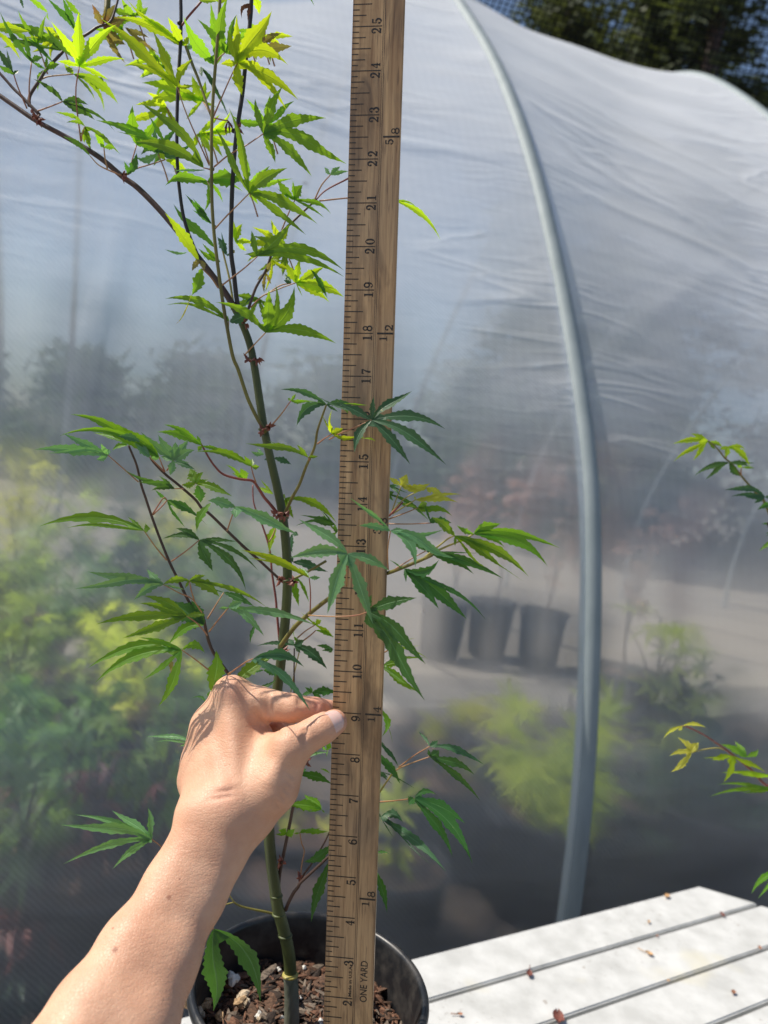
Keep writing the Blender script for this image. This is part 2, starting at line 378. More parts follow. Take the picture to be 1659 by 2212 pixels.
def rot_rand(pitch, r):
    a = r.uniform(0, 2 * math.pi); b = r.normal(0, pitch); c = r.normal(0, pitch)
    ca, sa, cb, sb, cc, sc2 = math.cos(a), math.sin(a), math.cos(b), math.sin(b), math.cos(c), math.sin(c)
    Rz = np.array([[ca, -sa, 0], [sa, ca, 0], [0, 0, 1]]); Rx = np.array([[1, 0, 0], [0, cb, -sb], [0, sb, cb]]); Ry = np.array([[cc, 0, sc2], [0, 1, 0], [-sc2, 0, cc]])
    return Rz @ Rx @ Ry
M_POTB = simple('black_plastic', (0.012, 0.012, 0.014), 0.7, 0.3, 40, 0.1, 200)
M_SOILB = simple('bark_compost', (0.10, 0.055, 0.035), 0.9, 0.5, 60, 0.9, 120)
fol = {
 'yellow': leaf_mat('yellow_green_foliage', (0.62, 0.64, 0.05), (0.92, 0.96, 0.06), 0.5, 0.5),
 'lime': leaf_mat('lime_foliage', (0.20, 0.29, 0.05), (0.48, 0.62, 0.05), 0.5, 0.5),
 'green': leaf_mat('green_foliage', (0.09, 0.17, 0.05), (0.26, 0.46, 0.05), 0.4, 0.5),
 'dark': leaf_mat('dark_foliage', (0.03, 0.07, 0.035), (0.05, 0.13, 0.03), 0.35, 0.5),
 'red': leaf_mat('red_foliage', (0.20, 0.075, 0.06), (0.34, 0.10, 0.07), 0.45, 0.5),
 'rust': leaf_mat('rust_foliage', (0.52, 0.32, 0.24), (0.66, 0.38, 0.26), 0.45, 0.6),
}
def pot_mb(r, h):
    mb = MB(); lathe(mb, [(0, 0.0), (r * 0.78, 0.0), (r * 0.97, h * 0.93), (r * 1.04, h * 0.93), (r * 1.04, h), (r * 0.97, h), (r * 0.94, h * 0.86), (0, h * 0.86)], (0, 0, 0), 32)
    return mb
def potted_maple(x, y, zc, cr, cv, col, leaf, nleaf, pr, ph_, label, seed, group=None, base=0.0):
    r = np.random.default_rng(seed)
    t = thing('potted_maple', (x, y, base - 0.02), label, 'maple tree', group); o = np.array([x, y, base - 0.02])
    mb = pot_mb(pr, ph_); mb.V = [v + o for v in mb.V]; p = mb.build('pot', M_POTB, t)
    mb = MB(); a = np.linspace(0, 2 * math.pi, 24, endpoint=False)
    V = [o + (0, 0, ph_ * 0.90)] + [o + (pr * 0.94 * math.cos(k), pr * 0.94 * math.sin(k), ph_ * (0.875 + 0.01 * r.random())) for k in a]
    mb.add(V, [(0, 1 + i, 1 + (i + 1) % 24) for i in range(24)]); mb.build('soil', M_SOILB, t, False)
    cen = np.array([x, y, zc]); mb = MB()
    tr = crom([o + (0, 0, ph_ * 0.8), (o + cen) / 2 + (r.normal(0, .02), r.normal(0, .02), .03), cen + (r.normal(0, .02), 0, cr * cv * .7)], 6)
    tube(mb, tr, np.linspace(0.008, 0.002, len(tr)), 6)
    tips = []
    for i in range(12):
        d = unit(r.normal(0, 1, 3)) * r.uniform(.45, 1.0) * cr * np.array([1, 1, cv]); e = cen + d
        k = max(4, min(len(tr) - 1, int(len(tr) * (.5 + .4 * d[2] / (cr * cv))))); a0 = tr[k]
        pth = crom([a0, (a0 + e) / 2 + (0, 0, 0.02), e], 3); tube(mb, pth, np.linspace(0.0035, 0.0013, len(pth)), 5); tips.append((a0, e))
    mb.build('stem', M_OLD, t)
    V0, F0 = star_leaf(leaf); mb = MB(); uv = np.c_[np.full(len(V0), 0.3), np.linalg.norm(V0[:, :2], axis=1) / leaf]
    for i in range(nleaf):
        a0, e = tips[r.integers(len(tips))]; k = r.uniform(0.3, 1.08); p = a0 * (1 - k) + e * k + r.normal(0, cr * 0.16, 3)
        mb.add(V0 * r.uniform(0.65, 1.15) @ rot_rand(0.6, r).T + p, F0, uv)
    mb.build('crown', fol[col], t, False)
    return t
def at_ground(px, py, D):
    """ground point under the line of sight through (px, py), D metres away along the axis"""
    p = P(px, py, D); return p[0], p[1]
PM = [
 # px, py of the crown centre, distance, crown radius, vertical stretch, colour, leaf, count, pot r, pot h
 (1185, 1610, 1.62, .155, 1.0, 'yellow', .09, 115, .125, .24, 'low yellow-green maple in a black pot just left of the thick hoop'),
 (985, 1560, 1.75, .09, 1.0, 'yellow', .075, 12, .12, .24, 'few-leaved yellow maple over bare ground right of the yardstick'),
 (1000, 1050, 3.9, .15, 2.1, 'rust', .070, 75, .13, .30, 'tall rust-leaved maple furthest left in the row of black tubs'),
 (1100, 1070, 4.1, .13, 1.9, 'rust', .070, 60, .13, .30, 'second rust-leaved maple in the row, slimmer than the first'),
 (1210, 1100, 4.0, .15, 1.9, 'rust', .070, 70, .13, .30, 'rust-leaved maple in the row right behind the thick hoop'),
 (1405, 1130, 3.0, .13, 1.8, 'rust', .060, 60, .14, .26, 'rust-leaved maple standing alone right of the thick hoop'),
 (1420, 1430, 1.9, .11, 1.3, 'yellow', .080, 18, .12, .24, 'thin lime maple right of the hoop with a few bright leaves'),
 (1530, 1690, 1.75, .19, .8, 'dark', .065, 110, .14, .26, 'broad dark green maple behind the far corner of the white bench'),
 (1370, 1730, 1.8, .12, .9, 'green', .055, 50, .13, .24, 'low green maple at the foot of the thick hoop'),
 (1480, 1480, 2.5, .16, .9, 'dark', .06, 60, .13, .24, 'dark green maple between the lime one and the right edge'),
 (50, 1760, 1.2, .10, 1.0, 'green', .085, 22, .06, .12, 'green maple with large star leaves close behind the film, far left'),
 (200, 1560, 1.35, .12, .9, 'green', .06, 60, .11, .22, 'mid green maple above the pale leaf beside the wrist'),
 (330, 1580, 1.3, .085, 1.0, 'lime', .065, 22, .11, .22, 'lime green maple seen just left of the hand'),
 (80, 1540, 1.45, .14, .8, 'green', .07, 60, .11, .22, 'green maple below the lime one at the left edge'),
 (60, 1420, 1.6, .17, .8, 'lime', .055, 130, .12, .24, 'pale lime maple filling the left edge behind the film'),
 (300, 1385, 1.9, .19, .6, 'yellow', .055, 80, .12, .24, 'yellow maple glowing below the lowest left branch'),
 (430, 1460, 1.8, .12, .9, 'green', .055, 60, .12, .24, 'green maple just above the knuckles'),
 (150, 1290, 2.1, .20, .8, 'green', .055, 130, .12, .24, 'green maple beside the left edge, behind the lime one'),
 (400, 1270, 2.3, .20, .9, 'green', .055, 140, .13, .25, 'green maple behind the middle of the left branches'),
 (90, 1140, 2.6, .24, .8, 'lime', .06, 120, .14, .26, 'wide lime maple near the left edge at branch height'),
 (290, 1150, 2.9, .26, .7, 'dark', .065, 170, .14, .26, 'wide dark maple behind the two left branches'),
 (500, 1190, 3.1, .24, .9, 'green', .065, 150, .14, .26, 'green maple behind the main stem of the sapling'),
 (60, 1040, 3.4, .24, .7, 'yellow', .06, 90, .14, .26, 'tall yellow maple at the far left edge of the tunnel'),
 (370, 1120, 3.5, .26, .6, 'yellow', .06, 120, .14, .26, 'yellow maple far back between two left branches'),
 (215, 1700, 1.22, .08, 1.0, 'red', .055, 14, .10, .2, 'sparse red maple showing round the pale leaf beside the arm'),
 (40, 1960, 1.22, .12, .8, 'red', .065, 60, .06, .1, 'low red maple in the bottom left corner behind the film'),
 (220, 1960, 1.3, .12, .8, 'lime', .07, 34, .06, .1, 'low green maple close behind the forearm'),
 (120, 1850, 1.35, .15, .9, 'dark', .07, 80, .11, .2, 'dark maple between the green and red ones at the bottom left'),
 (640, 1830, 1.5, .09, 1.2, 'yellow', .065, 22, .11, .2, 'low yellow-green maple behind the foot of the main stem'),
 (590, 1950, 1.35, .06, .8, 'yellow', .06, 12, .10, .18, 'small yellow maple just above the back of the pot rim'),
 (860, 1760, 1.4, .05, 1.2, 'yellow', .10, 5, .11, .2, 'few-leaved yellow maple just right of the yardstick edge'),
 (300, 1720, 1.5, .13, .9, 'dark', .06, 70, .11, .2, 'dark green maple right behind the forearm at wrist height'),
 (110, 2080, 1.22, .15, .45, 'dark', .07, 110, .06, .10, 'low dark maple at the very bottom left'),
 (300, 2100, 1.35, .12, .5, 'green', .07, 50, .06, .10, 'low green maple under the forearm'),
 (1500, 1800, 1.9, .15, .7, 'dark', .06, 70, .12, .2, 'low dark maple just above the far corner of the white bench'),
]
for i, (px, py, D, cr, cv, col, lf, nl, pr, phh, lab) in enumerate(PM):
    p = P(px, py, D)
    potted_maple(p[0], p[1], p[2], cr, cv, col, lf * 0.95, nl, pr, phh, lab, 100 + i, 'potted maples inside the tunnel')
# big black tub with its cream label in front of the hoop
x, y = at_ground(1165, 1965, 1.62)
t = thing('nursery_tub', (x, y, -0.02), 'black tub of bark with a bare cane behind the bench edge', 'plant pot')
o = np.array([x, y, -0.02]); mb = pot_mb(0.145, 0.26); mb.V = [v + o for v in mb.V]; mb.build('pot', M_POTB, t)
mb = MB(); a = np.linspace(0, 2 * math.pi, 24, endpoint=False)
mb.add([o + (0, 0, 0.236)] + [o + (0.135 * math.cos(k), 0.135 * math.sin(k), 0.23) for k in a], [(0, 1 + i, 1 + (i + 1) % 24) for i in range(24)]); mb.build('soil', M_SOILB, t, False)
mb = MB(); tube(mb, crom([o + (0.01, 0, 0.22), o + (0.015, 0, 0.34), o + (0, 0.01, 0.5)], 4), 0.005, 6); mb.build('cane', M_OLD, t)
for (px, py, D, r_, h_, lab) in ((1050, 1900, 1.9, 0.12, 0.24, 'wide black tub holding the cream label'), (880, 2030, 2.0, 0.12, 0.24, 'black tub low down between yardstick and bench')):
    x, y = at_ground(px, py, D); o = np.array([x, y, -0.02]); t = thing('nursery_tub', o, lab, 'plant pot')
    mb = pot_mb(r_, h_); mb.V = [v + o for v in mb.V]; mb.build('pot', M_POTB, t)
    mb = MB(); mb.add([o + (0, 0, h_ * .9)] + [o + (r_ * .93 * math.cos(k), r_ * .93 * math.sin(k), h_ * .88) for k in a], [(0, 1 + i, 1 + (i + 1) % 24) for i in range(24)]); mb.build('soil', M_SOILB, t, False)
mb = MB(); q0, q1 = P(1052, 1866, 1.80), P(1070, 1818, 1.80); d = unit(q1 - q0); s = unit(np.cross(d, ray(1060, 1840))) * 0.0085; nn = unit(np.cross(d, s)) * 0.0012
V = [q0 - s - nn - d * .08, q0 + s - nn - d * .08, q1 + s - nn, q1 - s - nn, q0 - s + nn - d * .08, q0 + s + nn - d * .08, q1 + s + nn, q1 - s + nn]
mb.add(V, [(0, 1, 2, 3), (7, 6, 5, 4), (0, 4, 5, 1), (1, 5, 6, 2), (2, 6, 7, 3), (3, 7, 4, 0)])
tag(mb.build('plant_label', simple('cream_plastic', (0.88, 0.82, 0.66), 0.4, 0.05), smooth=False), 'blank cream plastic plant label stuck upright in a black tub', 'plant label')
def mat_dark():
    n = N('dark_weed_mat'); tc = n('TexCoord').outputs['Object']; f = n.noise(tc, 12, 5, 0.65)
    c = n.mix(n.ramp(f, [(0.4, 0.0), (0.68, 1.0)]), (0.022, 0.022, 0.022), (0.13, 0.09, 0.065))
    return n.done(n('BsdfPrincipled', {'Base Color': c, 'Roughness': 0.8, 'Normal': n('Bump', {'Height': n.noise(tc, 90, 4, 0.6), 'Strength': 0.7, 'Distance': 0.01}).outputs[0]}).outputs[0])
K = 30; V = [B0 + AX * (-3 + 8.0 * i / K) + NX * (q + .05 * math.sin(i * 1.3 + q * 9)) + np.array([0, 0, 0.012 + .006 * math.sin(i * 2.1)]) for i in range(K + 1) for q in (-.45, .3, 1.0, 1.55)]
struct(mesh('weed_mat_path', np.array(V), [(i * 4 + k, i * 4 + k + 1, i * 4 + k + 5, i * 4 + k + 4) for i in range(K) for k in range(3)], mat_dark()))
# ---------------------------------------------------------------- trees behind
def needle_tree(x, y, h, cr, name, label, seed, mats, n=1500, cat='conifer', z0=0.18, cs=0.32):
    r = np.random.default_rng(seed); t = thing(name, (x, y, -0.05), label, cat, 'trees beyond the tunnel'); o = np.array([x, y, -0.05])
    mb = MB(); pth = crom([o, o + (r.normal(0, .1), r.normal(0, .1), h * .5), o + (r.normal(0, .15), 0, h)], 5); tube(mb, pth, np.linspace(h * 0.02, 0.02, len(pth)), 8)
    limbs = []
    for i in range(46):
        z = h * r.uniform(z0, 0.97); L = cr * (1 - (z / h) ** 1.5) * r.uniform(0.55, 1.1) + 0.25; a = r.uniform(0, 6.28)
        st = o + (0, 0, z); e = st + np.array([math.cos(a) * L, math.sin(a) * L, -0.12 * L + r.normal(0, .1)]); limbs.append((st, e))
        tube(mb, crom([st, (st + e) / 2 + (0, 0, .08 * L), e], 2), np.linspace(0.05, 0.012, 5), 5)
    mb.build('trunk', M_OLD, t)
    V = []; Fc = []
    k = r.integers(0, len(limbs), n); A = np.array([l[0] for l in limbs])[k]; E_ = np.array([l[1] for l in limbs])[k]
    f = r.uniform(0.15, 1.05, n)[:, None]; cen = A * (1 - f) + E_ * f + r.normal(0, 1, (n, 3)) * np.array([.2, .2, .13]) * cs * 2
    for c_ in cen:
        for j in range(9):
            d = unit(r.normal(0, 1, 3) * (1, 1, .5)); q = unit(np.cross(d, r.normal(0, 1, 3))) * cs * 0.10; l = cs * r.uniform(.5, 1.1); st = c_ + r.normal(0, cs * .3, 3)
            b = len(V); V += [st - q, st + q, st + d * l]; Fc.append((b, b + 1, b + 2))
    mesh('crown', np.array(V), Fc, mats, t, False)
M_CON = leaf_mat('conifer_needles', (0.06, 0.08, 0.03), (0.14, 0.17, 0.03), 0.3, 0.6)
M_BRD = leaf_mat('broadleaf', (0.05, 0.09, 0.03), (0.12, 0.2, 0.03), 0.35, 0.6)
TR = [(*at_ground(a_, 100, d_), h_, c_, l_) for a_, d_, h_, c_, l_ in (
 (1230, 13.0, 13.5, 1.5, 'dark conifer nearest the yardstick above the tunnel film, with sky gaps round it'),
 (1400, 12.0, 13.0, 1.6, 'dark conifer above the tunnel film, second from the left'),
 (1530, 11.0, 13.0, 1.5, 'broad dark conifer left of the open patch of sky'),
 (1900, 12.0, 12.0, 1.4, 'conifer at the right corner under the shade netting'),
 (1480, 17.0, 9.5, 3.0, 'low conifer farther back, just above the tunnel ridge'))]
for i, (x, y, h, cr, lab) in enumerate(TR): needle_tree(x, y, h, cr, 'conifer_tree', lab, 40 + i, M_CON, 750, 'conifer', 0.1, 0.42)
TLAB = ['bushy tree beyond the tunnel, hidden off the left edge', 'leftmost blurred bushy tree behind the film', 'blurred bushy tree just inside the left edge of the photo', 'blurred bushy tree behind the long side branch', 'blurred bushy tree behind the main stem', 'blurred bushy tree between stem and yardstick', 'blurred bushy tree straight behind the yardstick', 'blurred bushy tree right of the yardstick', 'blurred bushy tree between yardstick and thick hoop', 'blurred bushy tree behind the thick hoop', 'blurred bushy tree right of the thick hoop', 'rightmost blurred bushy tree, above the lime shoot tip']
for i in range(12):
    rr_ = np.random.default_rng(500 + i)
    needle_tree(-9.5 + 2.1 * i + rr_.normal(0, .3), 12.2 + rr_.normal(0, .5) + .25 * i, 2.1 + .11 * i + rr_.normal(0, .08), 1.9, 'bushy_tree', TLAB[i], 60 + i, M_BRD, 520, 'tree', 0.05, 0.42)

# ---------------------------------------------------------------- shade net over the trees' side
def net_mat():
    n = N('shade_netting'); uv = n('TexCoord').outputs['UV']; sx = n('SeparateXYZ', {'Vector': uv})
    def line(a, w_):
        f = n.math('FRACT', a); return n.math('LESS_THAN', n.math('ABSOLUTE', n.math('SUBTRACT', f, 0.5)), w_)
    a = n.math('MAXIMUM', line(sx.outputs[0], 0.13), line(sx.outputs[1], 0.13))
    d = n('BsdfDiffuse', {'Color': (0.015, 0.016, 0.016, 1)}).outputs[0]; t = n('BsdfTransparent').outputs[0]
    return n.done(n('MixShader', {0: a, 1: t, 2: d}).outputs[0])
net = []; nuv = []; ca = P(1000, -500, 7.2); cb = P(2300, -500, 7.8); cc = P(1000, 420, 8.6); cdn = P(2300, 900, 8.6); K = 24
for j in range(K + 1):
    for i in range(K + 1):
        u, v = i / K, j / K; p = (ca * (1 - u) + cb * u) * (1 - v) + (cc * (1 - u) + cdn * u) * v
        p = p - np.array([0, 0, 0.25]) * math.sin(math.pi * u) * math.sin(math.pi * v); net.append(p)
        nuv.append((u * 5.9 / 0.06 + v * 24, v * 4.2 / 0.06))
tag(mesh('shade_net', np.array(net), [(j * (K + 1) + i, j * (K + 1) + i + 1, (j + 1) * (K + 1) + i + 1, (j + 1) * (K + 1) + i) for j in range(K) for i in range(K)], net_mat(), None, True, np.array(nuv)),
    'black diamond shade netting hung high beyond the tunnel ridge', 'shade net')
# ---------------------------------------------------------------- slatted bench
TT = 0.38
cor = on_z(1509, 1914, TT); D1 = unit(on_z(900, 2065, TT) - cor)       # along the boards, towards the left
D1b = unit(unit(on_z(928.6, 2163.5, TT) - on_z(1638.6, 1952.4, TT)) + D1); D1 = D1b
Q = np.array([-D1[1], D1[0], 0]);
if Q @ (on_z(1189, 2211.8, TT) - cor) < 0: Q = -Q
offs = [0.0] + [float((on_z(*p, TT) - cor) @ Q) for p in ((1283, 2057.5), (1424, 2128), (1602, 2188))]
end_dir = unit(on_z(1638.6, 1952, TT) - cor)
def paint_mat():
    n = N('weathered_white_board'); tc = n('TexCoord').outputs['Object']
    f = n.noise(tc, 26, 5, 0.6); g = n.noise(tc, 7, 3, 0.5)
    c = n.mix(n.ramp(f, [(0.35, 0.0), (0.65, 1.0)]), (0.47, 0.47, 0.45), (0.62, 0.62, 0.60))
    c = n.mix(n.ramp(g, [(0.62, 0.0), (0.74, 1.0)]), c, (0.62, 0.58, 0.44))
    sp = n.ramp(n.noise(tc, 150, 3, 0.6), [(0.60, 0.0), (0.65, 1.0)]); msk = n.ramp(n.noise(tc, 6, 3, 0.5), [(0.50, 0.0), (0.70, 0.8)])
    c = n.mix(n.math('MULTIPLY', sp, msk), c, (0.22, 0.19, 0.16))
    sp2 = n.ramp(n.noise(n.map(tc, (1, 1, 1), (0, 0, 0), (5, 3, 0)), 60, 4, 0.6), [(0.70, 0.0), (0.72, 1.0)])
    c = n.mix(n.math('MULTIPLY', sp2, 0.8), c, (0.36, 0.32, 0.28))
    b = n('Bump', {'Height': n.noise(tc, 200, 4, 0.6), 'Strength': 0.25, 'Distance': 0.001}).outputs[0]
    return n.done(n('BsdfPrincipled', {'Base Color': c, 'Roughness': 0.55, 'Normal': b}).outputs[0])
M_WHITE = paint_mat()
bench = thing('slatted_bench', cor + np.array([0, 0, -TT]) + Q * 0.3 + D1 * 0.5, 'white slatted bench with weathered boards and an angled end', 'bench')
gap = 0.0044; wB = np.mean(np.diff(offs)); bounds = offs + [offs[-1] + wB, offs[-1] + 2 * wB]
for i in range(len(bounds) - 1):
    a0, a1 = bounds[i] + (gap / 2 if i else 0), bounds[i + 1] - gap / 2
    def endp(a):
        k = a / (end_dir @ Q); return cor + end_dir * k
    me = bpy.data.meshes.new('board'); import bmesh
    bm = bmesh.new(); e0, e1 = endp(a0), endp(a1); far = D1 * 1.3
    if i: e0 = e0 + D1 * 0.004; e1 = e1 + D1 * 0.004
    top = [e0, e1, cor + Q * a1 + far, cor + Q * a0 + far]; orig = np.array(bench['_o'])
    vt = [bm.verts.new(p - orig) for p in top]; vb = [bm.verts.new(p - orig - (0, 0, 0.022)) for p in top]
    bm.faces.new(vt); bm.faces.new(vb[::-1])
    for k in range(4): bm.faces.new((vt[k], vb[k], vb[(k + 1) % 4], vt[(k + 1) % 4]))
    bmesh.ops.recalc_face_normals(bm, faces=bm.faces)
    bmesh.ops.bevel(bm, geom=[e for e in bm.edges], offset=0.0016, segments=2, affect='EDGES')
    bm.to_mesh(me); bm.free(); link('board', me, M_WHITE, bench, False)
Wt = bounds[-1]
R_ = np.stack([D1, Q, np.array([0, 0, 1.0])], 1)
for s in (0.30, 1.15):
    mb = MB(); mb.box((s - 0.03, 0.06, -0.09), (s + 0.03, Wt - 0.03, -0.0235), R_, cor); mb.build('cross_beam', M_WHITE, bench, False)
for s in (0.30, 1.15):
    for q in (0.08, Wt - 0.10):
        mb = MB(); mb.box((s - 0.03, q - 0.03, -TT), (s + 0.03, q + 0.03, -0.0905), R_, cor); mb.build('leg', M_WHITE, bench, False)
# dry bits lying on the bench
bits = [((1236, 2079), 'B', 0.011, 'rust-red dry bud scale beside a tiny twig, mid bench'), ((1402, 2062), 'O', 0.012, 'orange-tan curled scrap with a thin stalk in the middle of the second board'),
        ((1560, 1978), 'R', 0.012, 'dark red bud scale lying in the first seam near the bench end'), ((1143, 2107), 'R', 0.014, 'dark red bud scale caught in the first seam near the pot'),
        ((1419, 2023), 'B', 0.006, 'tiny pinkish scrap in the first seam between two larger scales'), ((1641, 2050), 'B', 0.010, 'pale brown scrap in the second seam by the right edge'),
        ((1443, 2120), 'O', 0.006, 'cream speck in the second seam'), ((1440, 1938), 'O', 0.014, 'orange-brown strip near the far edge of the bench'), ((1401, 1993), 'O', 0.008, 'pale tan sliver on the first board'),
        ((1205, 2203), 'R', 0.024, 'large red-brown scale at the bottom of the photo on the second seam'), ((993, 2193), 'B', 0.008, 'small reddish crumb near the pot rim'), ((1584, 2146), 'B', 0.010, 'grey-brown flake on the dirty third board')]
DRY = {'B': simple('rust_scale', (0.30, 0.14, 0.08), 0.7, .4, 300), 'O': simple('tan_scrap', (0.50, 0.30, 0.14), 0.7, .4, 300), 'R': simple('dark_red_scale', (0.16, 0.05, 0.035), 0.7, .4, 300)}
for k, (pp, mat, sz, lab) in enumerate(bits):
    if k == 0: continue
    c0 = on_z(*pp, TT + 0.001); r = np.random.default_rng(300 + k); V = []; Fc = []; U = []
    sz *= .6; a = r.uniform(0, 6.28); d = np.array([math.cos(a), math.sin(a), 0]); q = np.array([-d[1], d[0], 0]); nn_ = 7
    for i in range(nn_):
        t = i / (nn_ - 1) * 2 - 1; wv = sz * 0.42 * math.sqrt(max(0.02, 1 - t * t)) * r.uniform(.8, 1.1)
        for s in (-1, 0, 1):
            V.append(c0 + d * t * sz * 0.6 + q * s * wv + np.array([0, 0, 0.0005 + 0.25 * sz * (abs(s)) + 0.12 * sz * t * t])); U.append((0.5 + s * .5, t * .5 + .5))
    for i in range(nn_ - 1):
        for s in (0, 1): b = i * 3 + s; Fc.append((b, b + 1, b + 4, b + 3))
    mb = MB(); mb.add(V, Fc, U)
    if k in (1, 3, 10): tube(mb, [c0 + d * sz * .5 + (0, 0, .001), c0 + d * sz * 1.2 + (0, 0, .0012), c0 + d * sz * 1.9 + (0, 0, .0014)], 0.0005, 5)
    tag(mb.build('dry_scale', DRY[mat], None, True), lab, 'dry scale', 'dry scraps on the bench')

# ---------------------------------------------------------------- pot
RIM = CAMZ - 0.365; PCN = np.array([-0.005, 0.506, RIM]); PB = TT + 0.001
hgt = RIM - PB; Rr = 0.085
def pot_black():
    n = N('black_nursery_plastic'); tc = n('TexCoord').outputs['Object']
    f = n.noise(tc, 60, 5, 0.6); c = n.mix(n.ramp(f, [(0.45, 0.0), (0.75, 1.0)]), (0.010, 0.011, 0.013), (0.05, 0.045, 0.04))
    rr = n.ramp(f, [(0.3, 0.28), (0.7, 0.5)])
    return n.done(n('BsdfPrincipled', {'Base Color': c, 'Roughness': rr, 'Normal': n('Bump', {'Height': n.noise(tc, 300, 3, 0.5), 'Strength': 0.15, 'Distance': 0.0006}).outputs[0]}).outputs[0])
M_POT = pot_black()
pot = thing('nursery_pot', (PCN[0], PCN[1], PB), 'round black plastic nursery pot with rolled rim standing on the bench', 'plant pot')
o = np.array([PCN[0], PCN[1], RIM]); mb = MB()
pr = [(0, -hgt), (0.062, -hgt), (0.0655, -hgt + .004), (0.0785, -0.020), (0.0795, -0.014)]
inner = [(0.0790, -0.0035), (0.0765, -0.014), (0.0760, -0.026), (0.0748, -0.030), (0.0742, -0.05), (0.068, -0.10)]
lathe(mb, pr + [(0.0795, -0.0135)], o, 96); mb.build('wall', M_POT, pot)
mb = MB(); lip = [(0.0797, -0.0130)] + [(0.0822 + 0.0032 * math.cos(a), -0.004 + 0.0042 * math.sin(a)) for a in np.linspace(-2.2, 2.7, 14)] + inner
lathe(mb, lip, o, 96); mb.build('rim', M_POT, pot)
# bark compost with chips
SOIL = RIM - 0.034
def sh(x, y): return SOIL + 0.0035 * math.sin(x * 60 + 1) * math.sin(y * 75) + 0.002 * math.sin(x * 170) * math.cos(y * 140) - 0.004 * min(1, (x * x + y * y) / .0055) + (0.008 if y < -0.02 else 0) * min(1, (-y - .02) / .03)
mb = MB(); V = []; U = []; nr, na = 26, 72
for i in range(nr + 1):
    for k in range(na):
        r_ = 0.0775 * i / nr; a = 2 * math.pi * k / na; x, y = r_ * math.cos(a), r_ * math.sin(a); V.append((PCN[0] + x, PCN[1] + y, sh(x, y) - .002))
mb.add(V, [(i * na + k, i * na + (k + 1) % na, (i + 1) * na + (k + 1) % na, (i + 1) * na + k) for i in range(nr) for k in range(na)], m=0)
r = np.random.default_rng(5)
def chunk(c0, L, W, H, m, jag=0.25, upr=0.35):
    """irregular split-bark chunk"""
    ns = 6; V = []; Rm = rot_rand(upr, r)
    for i in range(ns):
        t = i / (ns - 1) * 2 - 1; s = (1 - abs(t) ** 3) * .75 + .25
        for k in range(6):
            a = k * math.pi / 3 + .3; V.append((t * L / 2 * r.uniform(.9, 1.1), math.cos(a) * W / 2 * s * r.uniform(1 - jag, 1 + jag), math.sin(a) * H / 2 * s * r.uniform(1 - jag, 1 + jag)))
    V = np.array(V) @ Rm.T + c0
    Fc = [(i * 6 + k, i * 6 + (k + 1) % 6, (i + 1) * 6 + (k + 1) % 6, (i + 1) * 6 + k) for i in range(ns - 1) for k in range(6)] + [(5, 4, 3, 2, 1, 0), tuple((ns - 1) * 6 + k for k in range(6))]
    mb.add(V, Fc, m=m)
for i in range(2300):
    r_ = 0.0735 * math.sqrt(r.random()); a = r.uniform(0, 6.283); x, y = r_ * math.cos(a), r_ * math.sin(a)
    if i < 210: L, W, H = r.uniform(.010, .024), r.uniform(.004, .009), r.uniform(.0015, .004)
    else: L, W, H = r.uniform(.004, .014), r.uniform(.0010, .0038), r.uniform(.0006, .0020)
    m = [0, 1, 1, 1, 2, 2, 0, 3][r.integers(8)]
    chunk(np.array([PCN[0] + x, PCN[1] + y, sh(x, y) + r.uniform(-.001, .0035)]), L, W, H, m)
for i in range(34):
    r_ = 0.072 * math.sqrt(r.random()); a = r.uniform(0, 6.283); x, y = r_ * math.cos(a), r_ * math.sin(a); s = r.uniform(.0014, .0042)
    chunk(np.array([PCN[0] + x, PCN[1] + y, sh(x, y) + .003]), s * 1.3, s, s, 4 if i % 3 else 5, .35, 1.0)
for (px, py, s, m) in ((502, 2112, .0085, 4), (524, 2150, .009, 5), (862, 2152, .006, 4), (868, 2165, .005, 4), (412, 2160, .011, 6), (443, 2165, .008, 6), (473, 2075, .008, 5), (790, 2080, .004, 4), (700, 1990, .004, 4), (518, 2170, .007, 6), (430, 2190, .008, 5), (563, 2195, .006, 4), (478, 2194, .007, 6)):
    p = on_z(px, py, SOIL + .004)
    for k in range(3): chunk(p + r.normal(0, s * .18, 3), s * 1.1, s * .75, s * .6, m, .4, 1.0)
def chipm(nm, a, b, rough=0.85):
    n = N(nm); tc = n('TexCoord').outputs['Object']; f = n.noise(n.map(tc, (1, 3, 1)), 260, 5, 0.7)
    c = n.mix(n.ramp(f, [(0.35, 0.0), (0.65, 1.0)]), a, b)
    return n.done(n('BsdfPrincipled', {'Base Color': c, 'Roughness': rough, 'Normal': n('Bump', {'Height': f, 'Strength': 0.8, 'Distance': 0.001}).outputs[0]}).outputs[0])
chips = [chipm('dark_compost', (0.012, 0.008, 0.006), (0.05, 0.03, 0.02)), chipm('brown_bark_chip', (0.035, 0.018, 0.010), (0.16, 0.085, 0.05)), chipm('red_bark_chip', (0.07, 0.028, 0.015), (0.24, 0.12, 0.07)),
         chipm('grey_bark_chip', (0.05, 0.038, 0.028), (0.26, 0.20, 0.15)), chipm('white_perlite', (0.60, 0.58, 0.52), (0.85, 0.84, 0.80)), chipm('cream_grit', (0.38, 0.28, 0.18), (0.66, 0.56, 0.42)), chipm('ochre_pumice', (0.28, 0.17, 0.08), (0.55, 0.38, 0.22))]
tag(mb.build('bark_compost', chips, None, False), 'dark bark chips with white perlite bits filling the black pot', 'compost', None, 'stuff')

